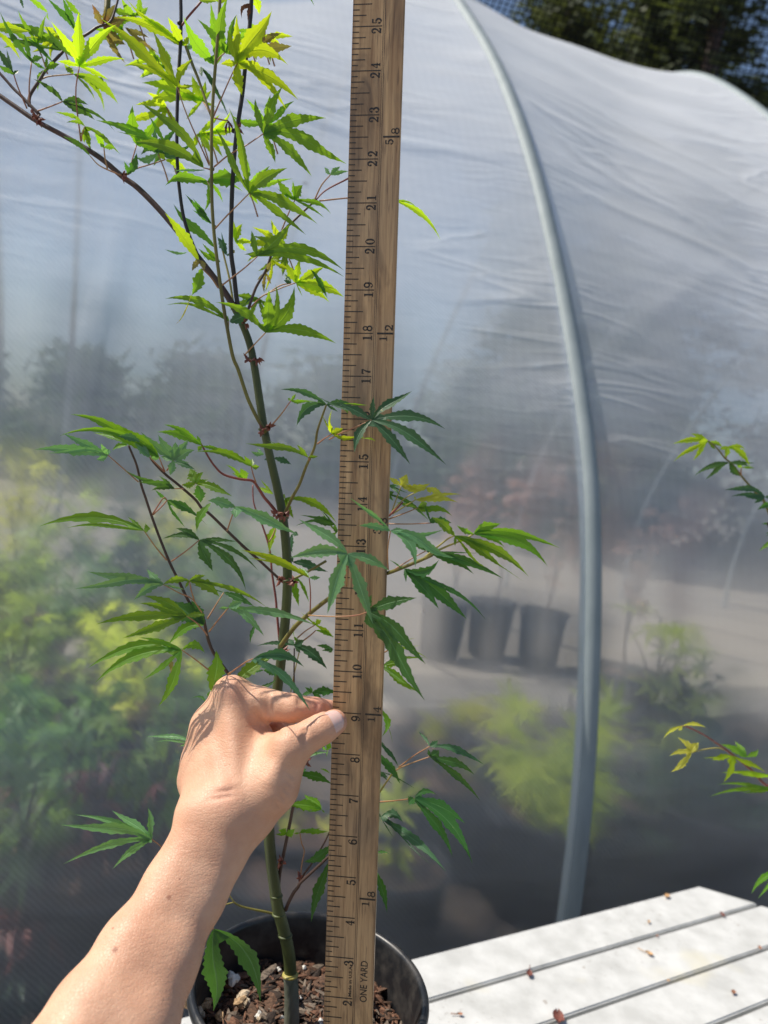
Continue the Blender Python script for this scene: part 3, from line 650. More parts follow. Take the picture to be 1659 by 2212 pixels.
# ---------------------------------------------------------------- yardstick
rb = CAM + M3 @ np.array([-0.0386019, -0.35000701, -0.45932814])
v = [0.0316, 0.0414, 0.1044]; u_ = np.array([math.sin(v[0]), math.cos(v[0]) * math.cos(v[1]), math.cos(v[0]) * math.sin(v[1])])
x_ = np.array([math.cos(v[2]), 0, math.sin(v[2])]); x_ = unit(x_ - u_ * (x_ @ u_)); RW = 0.0303
RU = M3 @ u_; RX = M3 @ x_; RN = np.cross(RX, RU); IN = 0.0254       # RN points towards the camera
RM = np.stack([RX, RU, RN], 1)
def wood():
    n = N('worn_hardwood'); tc = n('TexCoord').outputs['Object']
    g = n.noise(n.map(tc, (260, 9, 260)), 1.0, 5, 0.65, 0.4); b = n.noise(n.map(tc, (60, 14, 60)), 1.0, 4, 0.6, 0.8); s = n.noise(tc, 22, 4, 0.6)
    c = n.mix(n.ramp(g, [(0.30, 0.0), (0.70, 1.0)]), (0.24, 0.125, 0.05), (0.68, 0.44, 0.22))
    c = n.mix(n.ramp(b, [(0.48, 0.0), (0.68, 0.75)]), c, (0.10, 0.058, 0.032))
    c = n.mix(n.ramp(s, [(0.62, 0.0), (0.72, 0.4)]), c, (0.20, 0.09, 0.04)); c = n.mix(n.ramp(n.noise(tc, 9, 3, 0.6), [(0.42, 0.0), (0.65, 0.35)]), c, (0.27, 0.22, 0.16))
    ln = n.ramp(n.noise(n.map(tc, (700, 40, 700)), 1.0, 2, 0.5), [(0.62, 0.0), (0.68, 0.5)]); c = n.mix(ln, c, (0.10, 0.06, 0.035))
    bp = n('Bump', {'Height': g, 'Strength': 0.3, 'Distance': 0.0006}).outputs[0]
    return n.done(n('BsdfPrincipled', {'Base Color': c, 'Roughness': 0.42, 'Normal': bp}).outputs[0])
ys = bpy.data.objects.new('yardstick', None); C.objects.link(ys); ys.empty_display_size = .05
mm = Matrix.Identity(4)
for i in range(3):
    for j in range(3): mm[i][j] = RM[i, j]
    mm[i][3] = rb[i]
ys.matrix_world = mm; tag(ys, 'worn wooden yardstick with black inch marks standing upright in the pot', 'yardstick')
bm = bmesh.new(); bmesh.ops.create_cube(bm, size=1)
for vv in bm.verts: vv.co = Vector(((vv.co.x + .5) * RW, (vv.co.y + .5) * 36 * IN, (vv.co.z - .5) * 0.0045))
bmesh.ops.bevel(bm, geom=list(bm.edges), offset=0.0005, segments=2, affect='EDGES'); me = bpy.data.meshes.new('wood_strip'); bm.to_mesh(me); bm.free()
link('wood_strip', me, wood(), ys, False)
def ink():
    n = N('black_ink'); tc = n('TexCoord').outputs['Object']
    c = n.mix(n.ramp(n.noise(tc, 900, 3, 0.6), [(0.45, 0.0), (0.75, 1.0)]), (0.012, 0.010, 0.009), (0.09, 0.06, 0.04))
    return n.done(n('BsdfPrincipled', {'Base Color': c, 'Roughness': 0.5}).outputs[0])
M_INK = ink()
class Flat:
    """ink drawn on the face: x across from the left edge, y up in metres"""
    def __init__(s): s.V = []; s.F = []
    def quad(s, a, b, c, d):
        n = len(s.V); s.V += [(*p, 0.00012) for p in (a, b, c, d)]; s.F.append((n, n + 1, n + 2, n + 3))
    def rect(s, x0, y0, x1, y1): s.quad((x0, y0), (x1, y0), (x1, y1), (x0, y1))
    def stroke(s, pts, w):
        pts = np.asarray(pts, float); w = np.broadcast_to(w, (len(pts),)); T = np.gradient(pts, axis=0); T /= np.linalg.norm(T, axis=1)[:, None] + 1e-12
        q = np.stack([-T[:, 1], T[:, 0]], 1) * w[:, None] / 2; n = len(s.V)
        for p, k in zip(pts, q): s.V += [(*(p + k), 0.00012), (*(p - k), 0.00012)]
        s.F += [(n + 2 * i, n + 2 * i + 1, n + 2 * i + 3, n + 2 * i + 2) for i in range(len(pts) - 1)]
    def build(s, name): return link(name, (lambda me: (me.from_pydata(s.V, [], s.F), me.update(), me)[2])(bpy.data.meshes.new(name)), M_INK, ys, False)
def arc(cx, cy, rx, ry, a0, a1, n=12):
    a = np.radians(np.linspace(a0, a1, n)); return [(cx + rx * math.cos(k), cy + ry * math.sin(k)) for k in a]
ST = {  # old-style slab digits in a 0.6 x 1 box: (points, width or widths)
 '1': [([(.31, .03), (.31, .97)], .15), ([(.06, .035), (.56, .035)], .07), ([(.31, .93), (.12, .86)], .08)],
 '2': [(arc(.29, .70, .22, .26, 175, -20, 12) + [(.42, .42), (.20, .22), (.07, .09)], [.07] * 3 + [.12] * 3 + [.16] * 6 + [.12, .08, .07]), ([(.05, .08), (.30, .10), (.55, .06)], .15), ([(.54, .04), (.56, .24)], .06), (arc(.14, .68, .05, .05, 0, 360, 9), .1)],
 '3': [(arc(.27, .74, .20, .22, 160, -90, 12), [.07] * 4 + [.15] * 6 + [.07] * 2), (arc(.27, .27, .25, .25, 90, -160, 14), [.07] * 2 + [.16] * 8 + [.07] * 4), (arc(.11, .76, .05, .05, 0, 360, 9), .1), (arc(.09, .24, .05, .05, 0, 360, 9), .1)],
 '4': [([(.40, .03), (.40, .97)], .14), ([(.40, .95), (.05, .33)], .06), ([(.03, .32), (.60, .32)], .08), ([(.24, .035), (.56, .035)], .07)],
 '5': [([(.12, .92), (.52, .92)], .14), ([(.12, .96), (.10, .52)], .07), (arc(.28, .31, .25, .27, 135, -160, 16), [.07] * 3 + [.15] * 9 + [.07] * 4), (arc(.10, .24, .05, .05, 0, 360, 9), .1)],
 '6': [(arc(.30, .30, .23, .27, 0, 360, 20), [.13] * 20), (arc(.42, .45, .36, .48, 185, 85, 10), [.13] * 5 + [.07] * 5), (arc(.48, .80, .04, .04, 0, 360, 8), .09)],
 '7': [([(.06, .91), (.56, .91)], .15), ([(.08, .97), (.06, .72)], .06), ([(.54, .90), (.36, .55), (.27, .25), (.26, .03)], [.07, .12, .17, .17])],
 '8': [(arc(.30, .73, .20, .22, 0, 360, 18), .11), (arc(.30, .27, .24, .24, 0, 360, 18), .13)],
 '9': [(arc(.30, .70, .23, .27, 0, 360, 20), [.13] * 20), (arc(.18, .55, .36, .48, 5, -95, 10), [.13] * 5 + [.07] * 5), (arc(.12, .20, .04, .04, 0, 360, 8), .09)],
 '0': [(arc(.30, .50, .23, .46, 0, 360, 24), [.15 if abs(math.cos(math.radians(k * 360 / 23))) > .6 else .08 for k in range(24)])],
}
def digit(fl, ch, y0, xb, H, Wd):
    """digit read up the stick: y0 start along the stick, xb baseline (right), H cap height across, Wd width along"""
    for pts, w in ST[ch]:
        p = [(xb - py * H, y0 + px / 0.6 * Wd) for px, py in pts]; fl.stroke(p, np.asarray(w) * H * 1.25)
tk, dl, nm, lt = Flat(), Flat(), Flat(), Flat()
for i in range(1, 36 * 8):
    y = i / 8 * IN; l = .58 if i % 8 == 0 else (.375 if i % 4 == 0 else (.27 if i % 2 == 0 else .135)); h = .00030
    tk.rect(0.0002, y - h, RW * l, y + h)
dl.rect(RW * .600, .0005, RW * .607, 36 * IN - .0005); dl.rect(RW * .632, .0005, RW * .639, 36 * IN - .0005)
H1 = RW * .185; W1 = .128 * IN
for k in range(1, 36):
    s = str(k)
    if k < 10: digit(nm, s, k * IN - .06 * IN - W1, RW * .575, H1, W1)
    else: digit(nm, s[0], k * IN - .045 * IN - W1, RW * .565, H1, W1); digit(nm, s[1], k * IN + .05 * IN, RW * .565, H1, W1)
for q, (a, b) in enumerate(['18', '14', '38', '12', '58', '34', '78']):
    y = (q + 1) * 4.5 * IN; lt.rect(RW * .665, y - .00055, RW * .985, y + .00055)
    digit(lt, a, y - .055 * IN - W1, RW * .865, RW * .155, W1); digit(lt, b, y + .055 * IN, RW * .975, RW * .155, W1 * 1.15)
tk.build('inch_ticks'); dl.build('double_line'); nm.build('numeral_lettering'); lt.build('fraction_lettering')
def text_part(name, s, y0, y1, xb, cap, bold=0.0):
    cu = bpy.data.curves.new(name + '_curve', 'FONT'); cu.body = s; cu.size = 1.0; cu.offset = bold; ob = bpy.data.objects.new('tmp', cu); C.objects.link(ob)
    bpy.context.view_layer.update(); me = bpy.data.meshes.new_from_object(ob.evaluated_get(bpy.context.evaluated_depsgraph_get())); bpy.data.objects.remove(ob)
    co = np.array([v.co[:] for v in me.vertices]); mn, mx = co.min(0), co.max(0); co = (co - mn) / (mx - mn + 1e-9)
    for v, c_ in zip(me.vertices, co): v.co = Vector((xb - c_[1] * cap, y0 + c_[0] * (y1 - y0), .00013))
    me.update(); link(name, me, M_INK, ys, False)
text_part('yard_lettering', 'ONE YARD', 1.95 * IN, 2.97 * IN, RW * .875, RW * .145, 0.006)
text_part('origin_lettering', 'Made in U.S.A.', 2.05 * IN, 2.83 * IN, RW * .555, RW * .062, 0.02)
# ---------------------------------------------------------------- the maple sapling
TILE = {'X': (0, 0, 1.8228), 'A': (0, 0, .4521), 'B': (650, 0, .4521), 'C': (650, 600, .4521), 'D': (100, 1550, .4521), 'E': (700, 1500, .4521), 'F': (300, 2150, .4521),
        'G': (950, 2100, .4521), 'H': (1400, 1500, .4822), 'I': (1000, 2700, .3618), 'J': (1450, 2700, .3618), 'K': (2600, 1650, .2713), 'L': (2550, 2750, .3616), 'M': (700, 3500, .6028),
        'R': (0, 1344, .9114), 'S': (0, 2600, .9114), 'Q': (0, 0, .9114)}
def px(t, x, y):
    a, b, s = TILE[t]; return (a + x * s) / 1.8228, (b + y * s) / 1.8228
def tpath(t, pts, z0, z1=None):
    z1 = z0 if z1 is None else z1; n = len(pts); out = []
    for i, p in enumerate(pts):
        z = p[2] if len(p) > 2 else z0 + (z1 - z0) * i / (n - 1)
        out.append(P(*px(t, p[0], p[1]), z))
    return np.array(out)
sap_o = on_z(628, 2215, SOIL)
sap = thing('maple_sapling', sap_o, 'young laceleaf maple sapling with a green stem growing in the black pot', 'maple sapling')
def branch(name, t, pts, w, z0, z1=None, mat=None, parent=sap, n=5, sides=9):
    """w: widths in grid pixels at start and end"""
    path = crom(tpath(t, pts, z0, z1), n); k = np.linspace(0, 1, len(path)); dep = (path - CAM) @ (-M3[:, 2])
    rad = (w[0] * (1 - k) + w[1] * k) / 2 * dep / F * .93
    mb = MB(); tube(mb, path, rad, sides); return mb.build(name, mat, parent)
SER = 9
def lobe(mb, P0, P1, w, c, side, nrm, r, droop, rows=26):
    """one pointed toothed lobe from P0 to P1; w half width in metres; c sideways bow"""
    d = P1 - P0; L = np.linalg.norm(d); T = d / L
    q = unit(side - T * (side @ T)); nn = unit(np.cross(T, q)); nn = nn if nn @ nrm > 0 else -nn
    fold = r.uniform(.10, .34); V = []; U = []
    teeth = max(5, int(L / 0.0035)); wig = r.normal(0, 0.012, 2)
    for i in range(rows + 1):
        t = i / rows; bow = 4 * t * (1 - t)
        mid = P0 + d * t + q * (c * L * bow + L * wig[0] * math.sin(6.3 * t)) + nn * (L * (droop * bow + wig[1] * math.sin(5 * t)))
        if t < .46: wt = (t / .46) ** .72
        else: wt = (1 - ((t - .46) / .54) ** 1.25) ** 1.15 if t < 1 else 0
        saw = (t * teeth) % 1.0; wt *= 1 - .34 * saw * (t > .12); wt = max(wt, .012 if t < 1 else .004)
        for s in (-1, -.5, 0, .5, 1):
            V.append(mid + q * s * w * wt + nn * (abs(s) * w * wt * fold)); U.append((.5 + s * .5, t))
    Fc = [(i * 5 + k, i * 5 + k + 1, (i + 1) * 5 + k + 1, (i + 1) * 5 + k) for i in range(rows) for k in range(4)]
    mb.add(V, Fc, U)
    i = int(rows * .2); return V[i * 5], V[i * 5 + 4], V[i * 5 + 2]
NLEAF = [0]
def leaf(t, base, tips, z=0.49, col='G', pet=None, pz=None, wf=0.94, b=None, k=None, parent=sap, petm=None, pw=3.2, name='leaf'):
    NLEAF[0] += 1; r = np.random.default_rng(1000 + NLEAF[0]); s = TILE[t][2] / 1.8228
    bx, by = px(t, *base); P0 = P(bx, by, z)
    a = (0.5 * (1000 - by) / 800 if k is None else k); a = max(-.65, min(.65, a)) + r.normal(0, .12); b = r.normal(0, .28) if b is None else b
    nrm = unit(M3 @ np.array([b, -a, 1.0])); mb = MB(); prev = None; order = []
    for tp in tips:
        tx, ty = px(t, tp[0], tp[1]); w = tp[2]; c = tp[3] if len(tp) > 3 else 0.0
        dxm, dym = (tx - bx) * z / F, (ty - by) * z / F; zt = z + a * dym + b * dxm * .8 + r.normal(0, .004); zt = max(z - .045, min(z + .05, zt))
        P1 = P(tx, ty, zt); ang = math.atan2(ty - by, tx - bx); order.append((ang, P1, w * s * z / F * wf, c))
    order.sort(key=lambda e: e[0]); edges = []
    for ang, P1, w, c in order:
        d = unit(P1 - P0); side = np.cross(nrm, d)                # image-clockwise side
        tv = M3.T @ d; sv = M3.T @ side
        if tv[0] * (-sv[1]) - (-tv[1]) * sv[0] < 0: side = -side  # make side = (-dy, dx) in the image
        e = lobe(mb, P0, P1, w, c, side, nrm, r, r.uniform(-.02, .05)); edges.append((ang, e))
    for i in range(len(edges)):
        a0, e0 = edges[i]; a1, e1 = edges[(i + 1) % len(edges)]; dd = (a1 - a0) % (2 * math.pi)
        if dd < 1.5 and len(edges) > 1:
            p1 = e0[1]; p2 = e1[0]; q = min(1.0, dd / 1.2)
            mb.add([P0, e0[2], P0 + ((p1 + p2) / 2 - P0) * .92, e1[2]], [(0, 1, 2), (0, 2, 3)], [(.3, .02), (.3, .2), (.2, .2), (.3, .2)])
    o = mb.build(name, ML[col], parent); o['_o'] = parent['_o']
    if pet is not None:
        pm = petm or (M_PET if col != 'O' else M_PETG)
        branch('petiole', t, [(base[0], base[1], z)] + [p for p in pet[1:-1]] + [(*pet[-1][:2], pz if pz else (pet[-1][2] if len(pet[-1]) > 2 else z + .01))] if len(pet) > 1 else pet, (pw * .8, pw * 1.15), z, pz or z + .01, pm, o, 4, 6)
    return o
def buds(t, pts, z, n=5, sz=.0032):
    r = np.random.default_rng(int(pts[0] * 7 + pts[1])); c0 = P(*px(t, *pts), z); mb = MB()
    for i in range(n):
        d = unit(r.normal(0, 1, 3)); q = unit(np.cross(d, r.normal(0, 1, 3))); b = np.cross(d, q); l = sz * r.uniform(.7, 1.5); w = sz * .35; st = c0 + d * .0012
        V = [st + q * w, st + b * w, st - q * w, st - b * w, st + d * l * .5 + q * w * .9, st + d * l * .5 + b * w * .5, st + d * l * .5 - q * w * .9, st + d * l * .5 - b * w * .5, st + d * l + q * w * .6]
        mb.add(V, [(0, 1, 5, 4), (1, 2, 6, 5), (2, 3, 7, 6), (3, 0, 4, 7), (4, 5, 8), (5, 6, 8), (6, 7, 8), (7, 4, 8)])
    mb.build('bud_scales', M_BUD, sap, False)
def node_ring(t, pt, z, w, mat, h=2.6, ax=(0.05, 1)):
    c0 = P(*px(t, *pt), z); d = unit(M3 @ np.array([ax[0], ax[1], 0])); r_ = w / 2 * z / F
    mb = MB(); tube(mb, [c0 - d * h * z / F, c0 - d * h * .3 * z / F, c0 + d * h * .3 * z / F, c0 + d * h * z / F], [r_ * .96, r_ * 1.05, r_ * 1.05, r_ * .96], 14); mb.build('node_ring', mat, sap)

# woody parts -------------------------------------------------------
M_GRAFT = bark('graft_bark', (0.07, 0.085, 0.055), (0.22, 0.22, 0.17), 90, 0.7, 0.5)
branch('trunk', 'X', [(629, 2235), (630, 2200), (630, 2150), (627, 2105)], (36, 33), .524, .521, M_GRAFT, sides=16)
branch('trunk', 'X', [(628, 2110), (624, 2060), (612, 2005), (600, 1960), (592, 1905), (585, 1850), (581, 1790), (583, 1700), (590, 1600), (598, 1500), (608, 1420), (617, 1330), (621, 1250), (618, 1180), (610, 1110), (598, 1050), (584, 990), (572, 935)], (29, 19), .522, .498, M_STEM, sides=16)
branch('trunk', 'X', [(572, 938), (560, 860), (551, 800), (540, 745), (521, 695), (500, 655)], (19.5, 15), .498, .494, M_STEM, sides=14)
branch('branch', 'X', [(505, 662), (478, 620), (425, 552), (355, 465), (300, 408), (265, 382), (215, 340), (150, 300), (80, 262), (30, 228), (-60, 165)], (15, 10), .494, .50, M_OLD, sides=12)
branch('branch', 'X', [(522, 694), (512, 650), (505, 590), (499, 540), (500, 460), (502, 400), (506, 340), (512, 280), (524, 200), (533, 110), (541, 40), (543, 2), (545, -60)], (11, 9), .497, .47, M_DARK, sides=10)
branch('branch', 'X', [(574, 934), (555, 902), (535, 860), (515, 800), (503, 770), (492, 715), (481, 650), (472, 585), (463, 510), (458, 440), (457, 370), (457, 280), (461, 200), (467, 120), (473, 40), (477, -40)], (9, 7.5), .492, .462, M_SHOOT, sides=10)
branch('branch', 'X', [(438, 570), (422, 540), (404, 495), (395, 460), (389, 420), (384, 370), (382, 300), (383, 230), (386, 160), (390, 90), (391, 30), (389, -40)], (8, 8), .492, .48, M_DARK, sides=10)
branch('branch', 'X', [(393, 55), (405, 38), (434, 4), (450, -20)], (5, 5), .48, .482, M_RED)
branch('branch', 'B', [(183, 405), (230, 540), (290, 690), (345, 850), (400, 1010)], (8, 5), .482, .476, M_SHOOT)
branch('branch', 'A', [(345, 1000), (245, 900), (180, 830), (120, 775), (0, 640), (-80, 560)], (8, 6), .498, .50, M_OLD)
branch('branch', 'A', [(255, 925), (262, 830), (350, 690), (400, 610), (530, 470), (600, 395), (770, 290), (850, 235), (960, 190), (1010, 60), (1040, -60)], (8, 5), .50, .51, M_OLD)
branch('branch', 'A', [(920, 200), (930, 110), (940, -40)], (14, 14), .515, .52, M_SHOOT)
branch('branch', 'C', [(1295, 430), (1200, 520), (1105, 610), (1010, 700), (940, 850), (880, 1020), (800, 1160), (765, 1245), (730, 1350), (690, 1460)], (5, 7), .50, .497, M_OLD)
branch('branch', 'C', [(600, 1380), (585, 1260), (560, 1100), (520, 930), (500, 850)], (6, 4), .505, .51, M_PETG)
branch('branch', 'E', [(690, 1545), (560, 1430), (435, 1310), (280, 1160), (210, 1110), (150, 1030), (0, 900), (-100, 820), (-200, 720), (-240, 660)], (7, 6), .495, .462, M_OLD)
branch('branch', 'G', [(345, 410), (280, 350), (150, 230), (0, 100)], (6, 7), .499, .495, M_OLD)
branch('branch', 'E', [(865, 1150), (810, 1080), (750, 1010), (700, 930), (650, 870), (540, 855), (400, 815), (320, 740), (260, 650), (210, 560), (190, 530)], (8, 3.5), .497, .468, M_RED)
branch('branch', 'R', [(1005, 1460), (975, 1420), (920, 1340), (895, 1270), (880, 1200), (865, 1160), (820, 1130), (770, 1030), (735, 960), (690, 850), (655, 755), (630, 680), (610, 620), (598, 565), (585, 520), (555, 450)], (8, 5), .49, .452, M_OLD)
branch('branch', 'E', [(935, 1150), (1000, 1010), (1060, 900), (1120, 740), (1190, 580), (1215, 440), (1250, 330), (1293, 210)], (8, 4.5), .497, .44, M_SHOOT)
branch('branch', 'G', [(345, 980), (400, 900), (480, 800), (580, 710), (680, 630), (760, 570), (860, 510), (930, 470), (1060, 420), (1180, 375), (1280, 345), (1350, 320), (1450, 280), (1560, 235), (1660, 190)], (11, 8), .499, .424, M_SHOOT)
branch('branch', 'H', [(560, 1450), (640, 1400), (760, 1345), (870, 1300), (965, 1250)], (6, 3.5), .424, .42, M_PETG)
branch('branch', 'H', [(565, 1440), (620, 1395), (700, 1330), (760, 1285), (810, 1262)], (5, 3.5), .424, .42, M_PETG)
branch('branch', 'R', [(1207, 1290), (1197, 1180), (1190, 1100), (1175, 1000), (1165, 900), (1135, 800), (1110, 740), (1095, 690), (1092, 620)], (6, 3), .515, .52, M_RED)
branch('branch', 'G', [(445, 400), (520, 365), (620, 310), (740, 240)], (6, 6), .50, .50, M_SHOOT)
branch('branch', 'I', [(265, 2190), (280, 2050), (305, 1920), (350, 1700), (400, 1450), (430, 1300), (460, 1150), (495, 1000), (530, 870), (580, 770)], (9, 6), .52, .51, M_OLD)
branch('branch', 'I', [(345, 2440), (372, 2370), (430, 2255), (480, 2190), (510, 2140), (640, 2020), (790, 1880), (900, 1790)], (9, 6), .52, .50, M_OLD)
branch('branch', 'I', [(500, 2130), (560, 2030), (660, 1890), (760, 1720), (820, 1600)], (5, 4), .52, .505, M_OLD)
branch('branch', 'S', [(1190, 1097), (1140, 1085), (1090, 1075), (1040, 1062), (1010, 1045)], (6, 4), .52, .51, M_SHOOT)
branch('branch', 'S', [(1012, 1045), (975, 1055), (930, 1070)], (3, 3), .51, .50, M_PETG); branch('branch', 'S', [(1012, 1045), (998, 1025), (985, 1008)], (3, 3), .51, .508, M_PETG)
branch('branch', 'J', [(60, 1230), (110, 1180), (190, 1060), (280, 930)], (5, 4), .50, .495, M_PETG)
branch('branch', 'G', [(460, 1400), (460, 1180), (462, 1000)], (4, 3), .51, .51, M_OLD)
branch('branch', 'G', [(430, 1390), (460, 1230), (510, 1010)], (2.5, 2.5), .515, .51, M_PETG)
branch('branch', 'X', [(757, 1150), (830, 1120), (850, 1105), (870, 1085)], (5, 4), .49, .48, M_RED)
for t, p_, z, w, m in (('X', (627, 2106), .520, 34, M_PETG), ('X', (616, 2021), .5195, 30, M_STEM), ('X', (597, 1935), .517, 27, M_STEM), ('X', (602, 1975), .518, 28, M_STEM), ('X', (569, 928), .497, 21, M_STEM), ('X', (545, 775), .4965, 20, M_STEM), ('X', (613, 1118), .497, 21, M_STEM), ('X', (619, 1255), .499, 21, M_STEM), ('X', (502, 543), .494, 10, M_PETG), ('X', (507, 283), .4855, 14, M_DARK), ('X', (458, 365), .480, 10, M_SHOOT), ('X', (463, 490), .484, 9, M_SHOOT), ('X', (458, 240), .474, 10, M_RED), ('X', (388, 50), .481, 10, M_DARK)):
    node_ring(t, p_, z, w, m)
for t, p_, z, n_ in (('A', (330, 1040), .490, 12), ('A', (290, 1000), .492, 6), ('A', (1070, 1530), .488, 10), ('E', (735, 430), .489, 8), ('E', (800, 400), .489, 8), ('E', (930, 1170), .488, 12), ('E', (860, 1160), .488, 6), ('G', (345, 400), .490, 8), ('G', (455, 420), .490, 8), ('G', (360, 1030), .490, 12), ('G', (385, 1060), .489, 8), ('R', (1070, 80), .488, 6), ('R', (1110, 72), .488, 6), ('I', (300, 1920), .512, 6), ('I', (500, 2100), .512, 6), ('C', (700, 1480), .488, 5), ('I', (560, 830), .505, 8), ('B', (640, 1120), .478, 8)):
    buds(t, p_, z, n_)

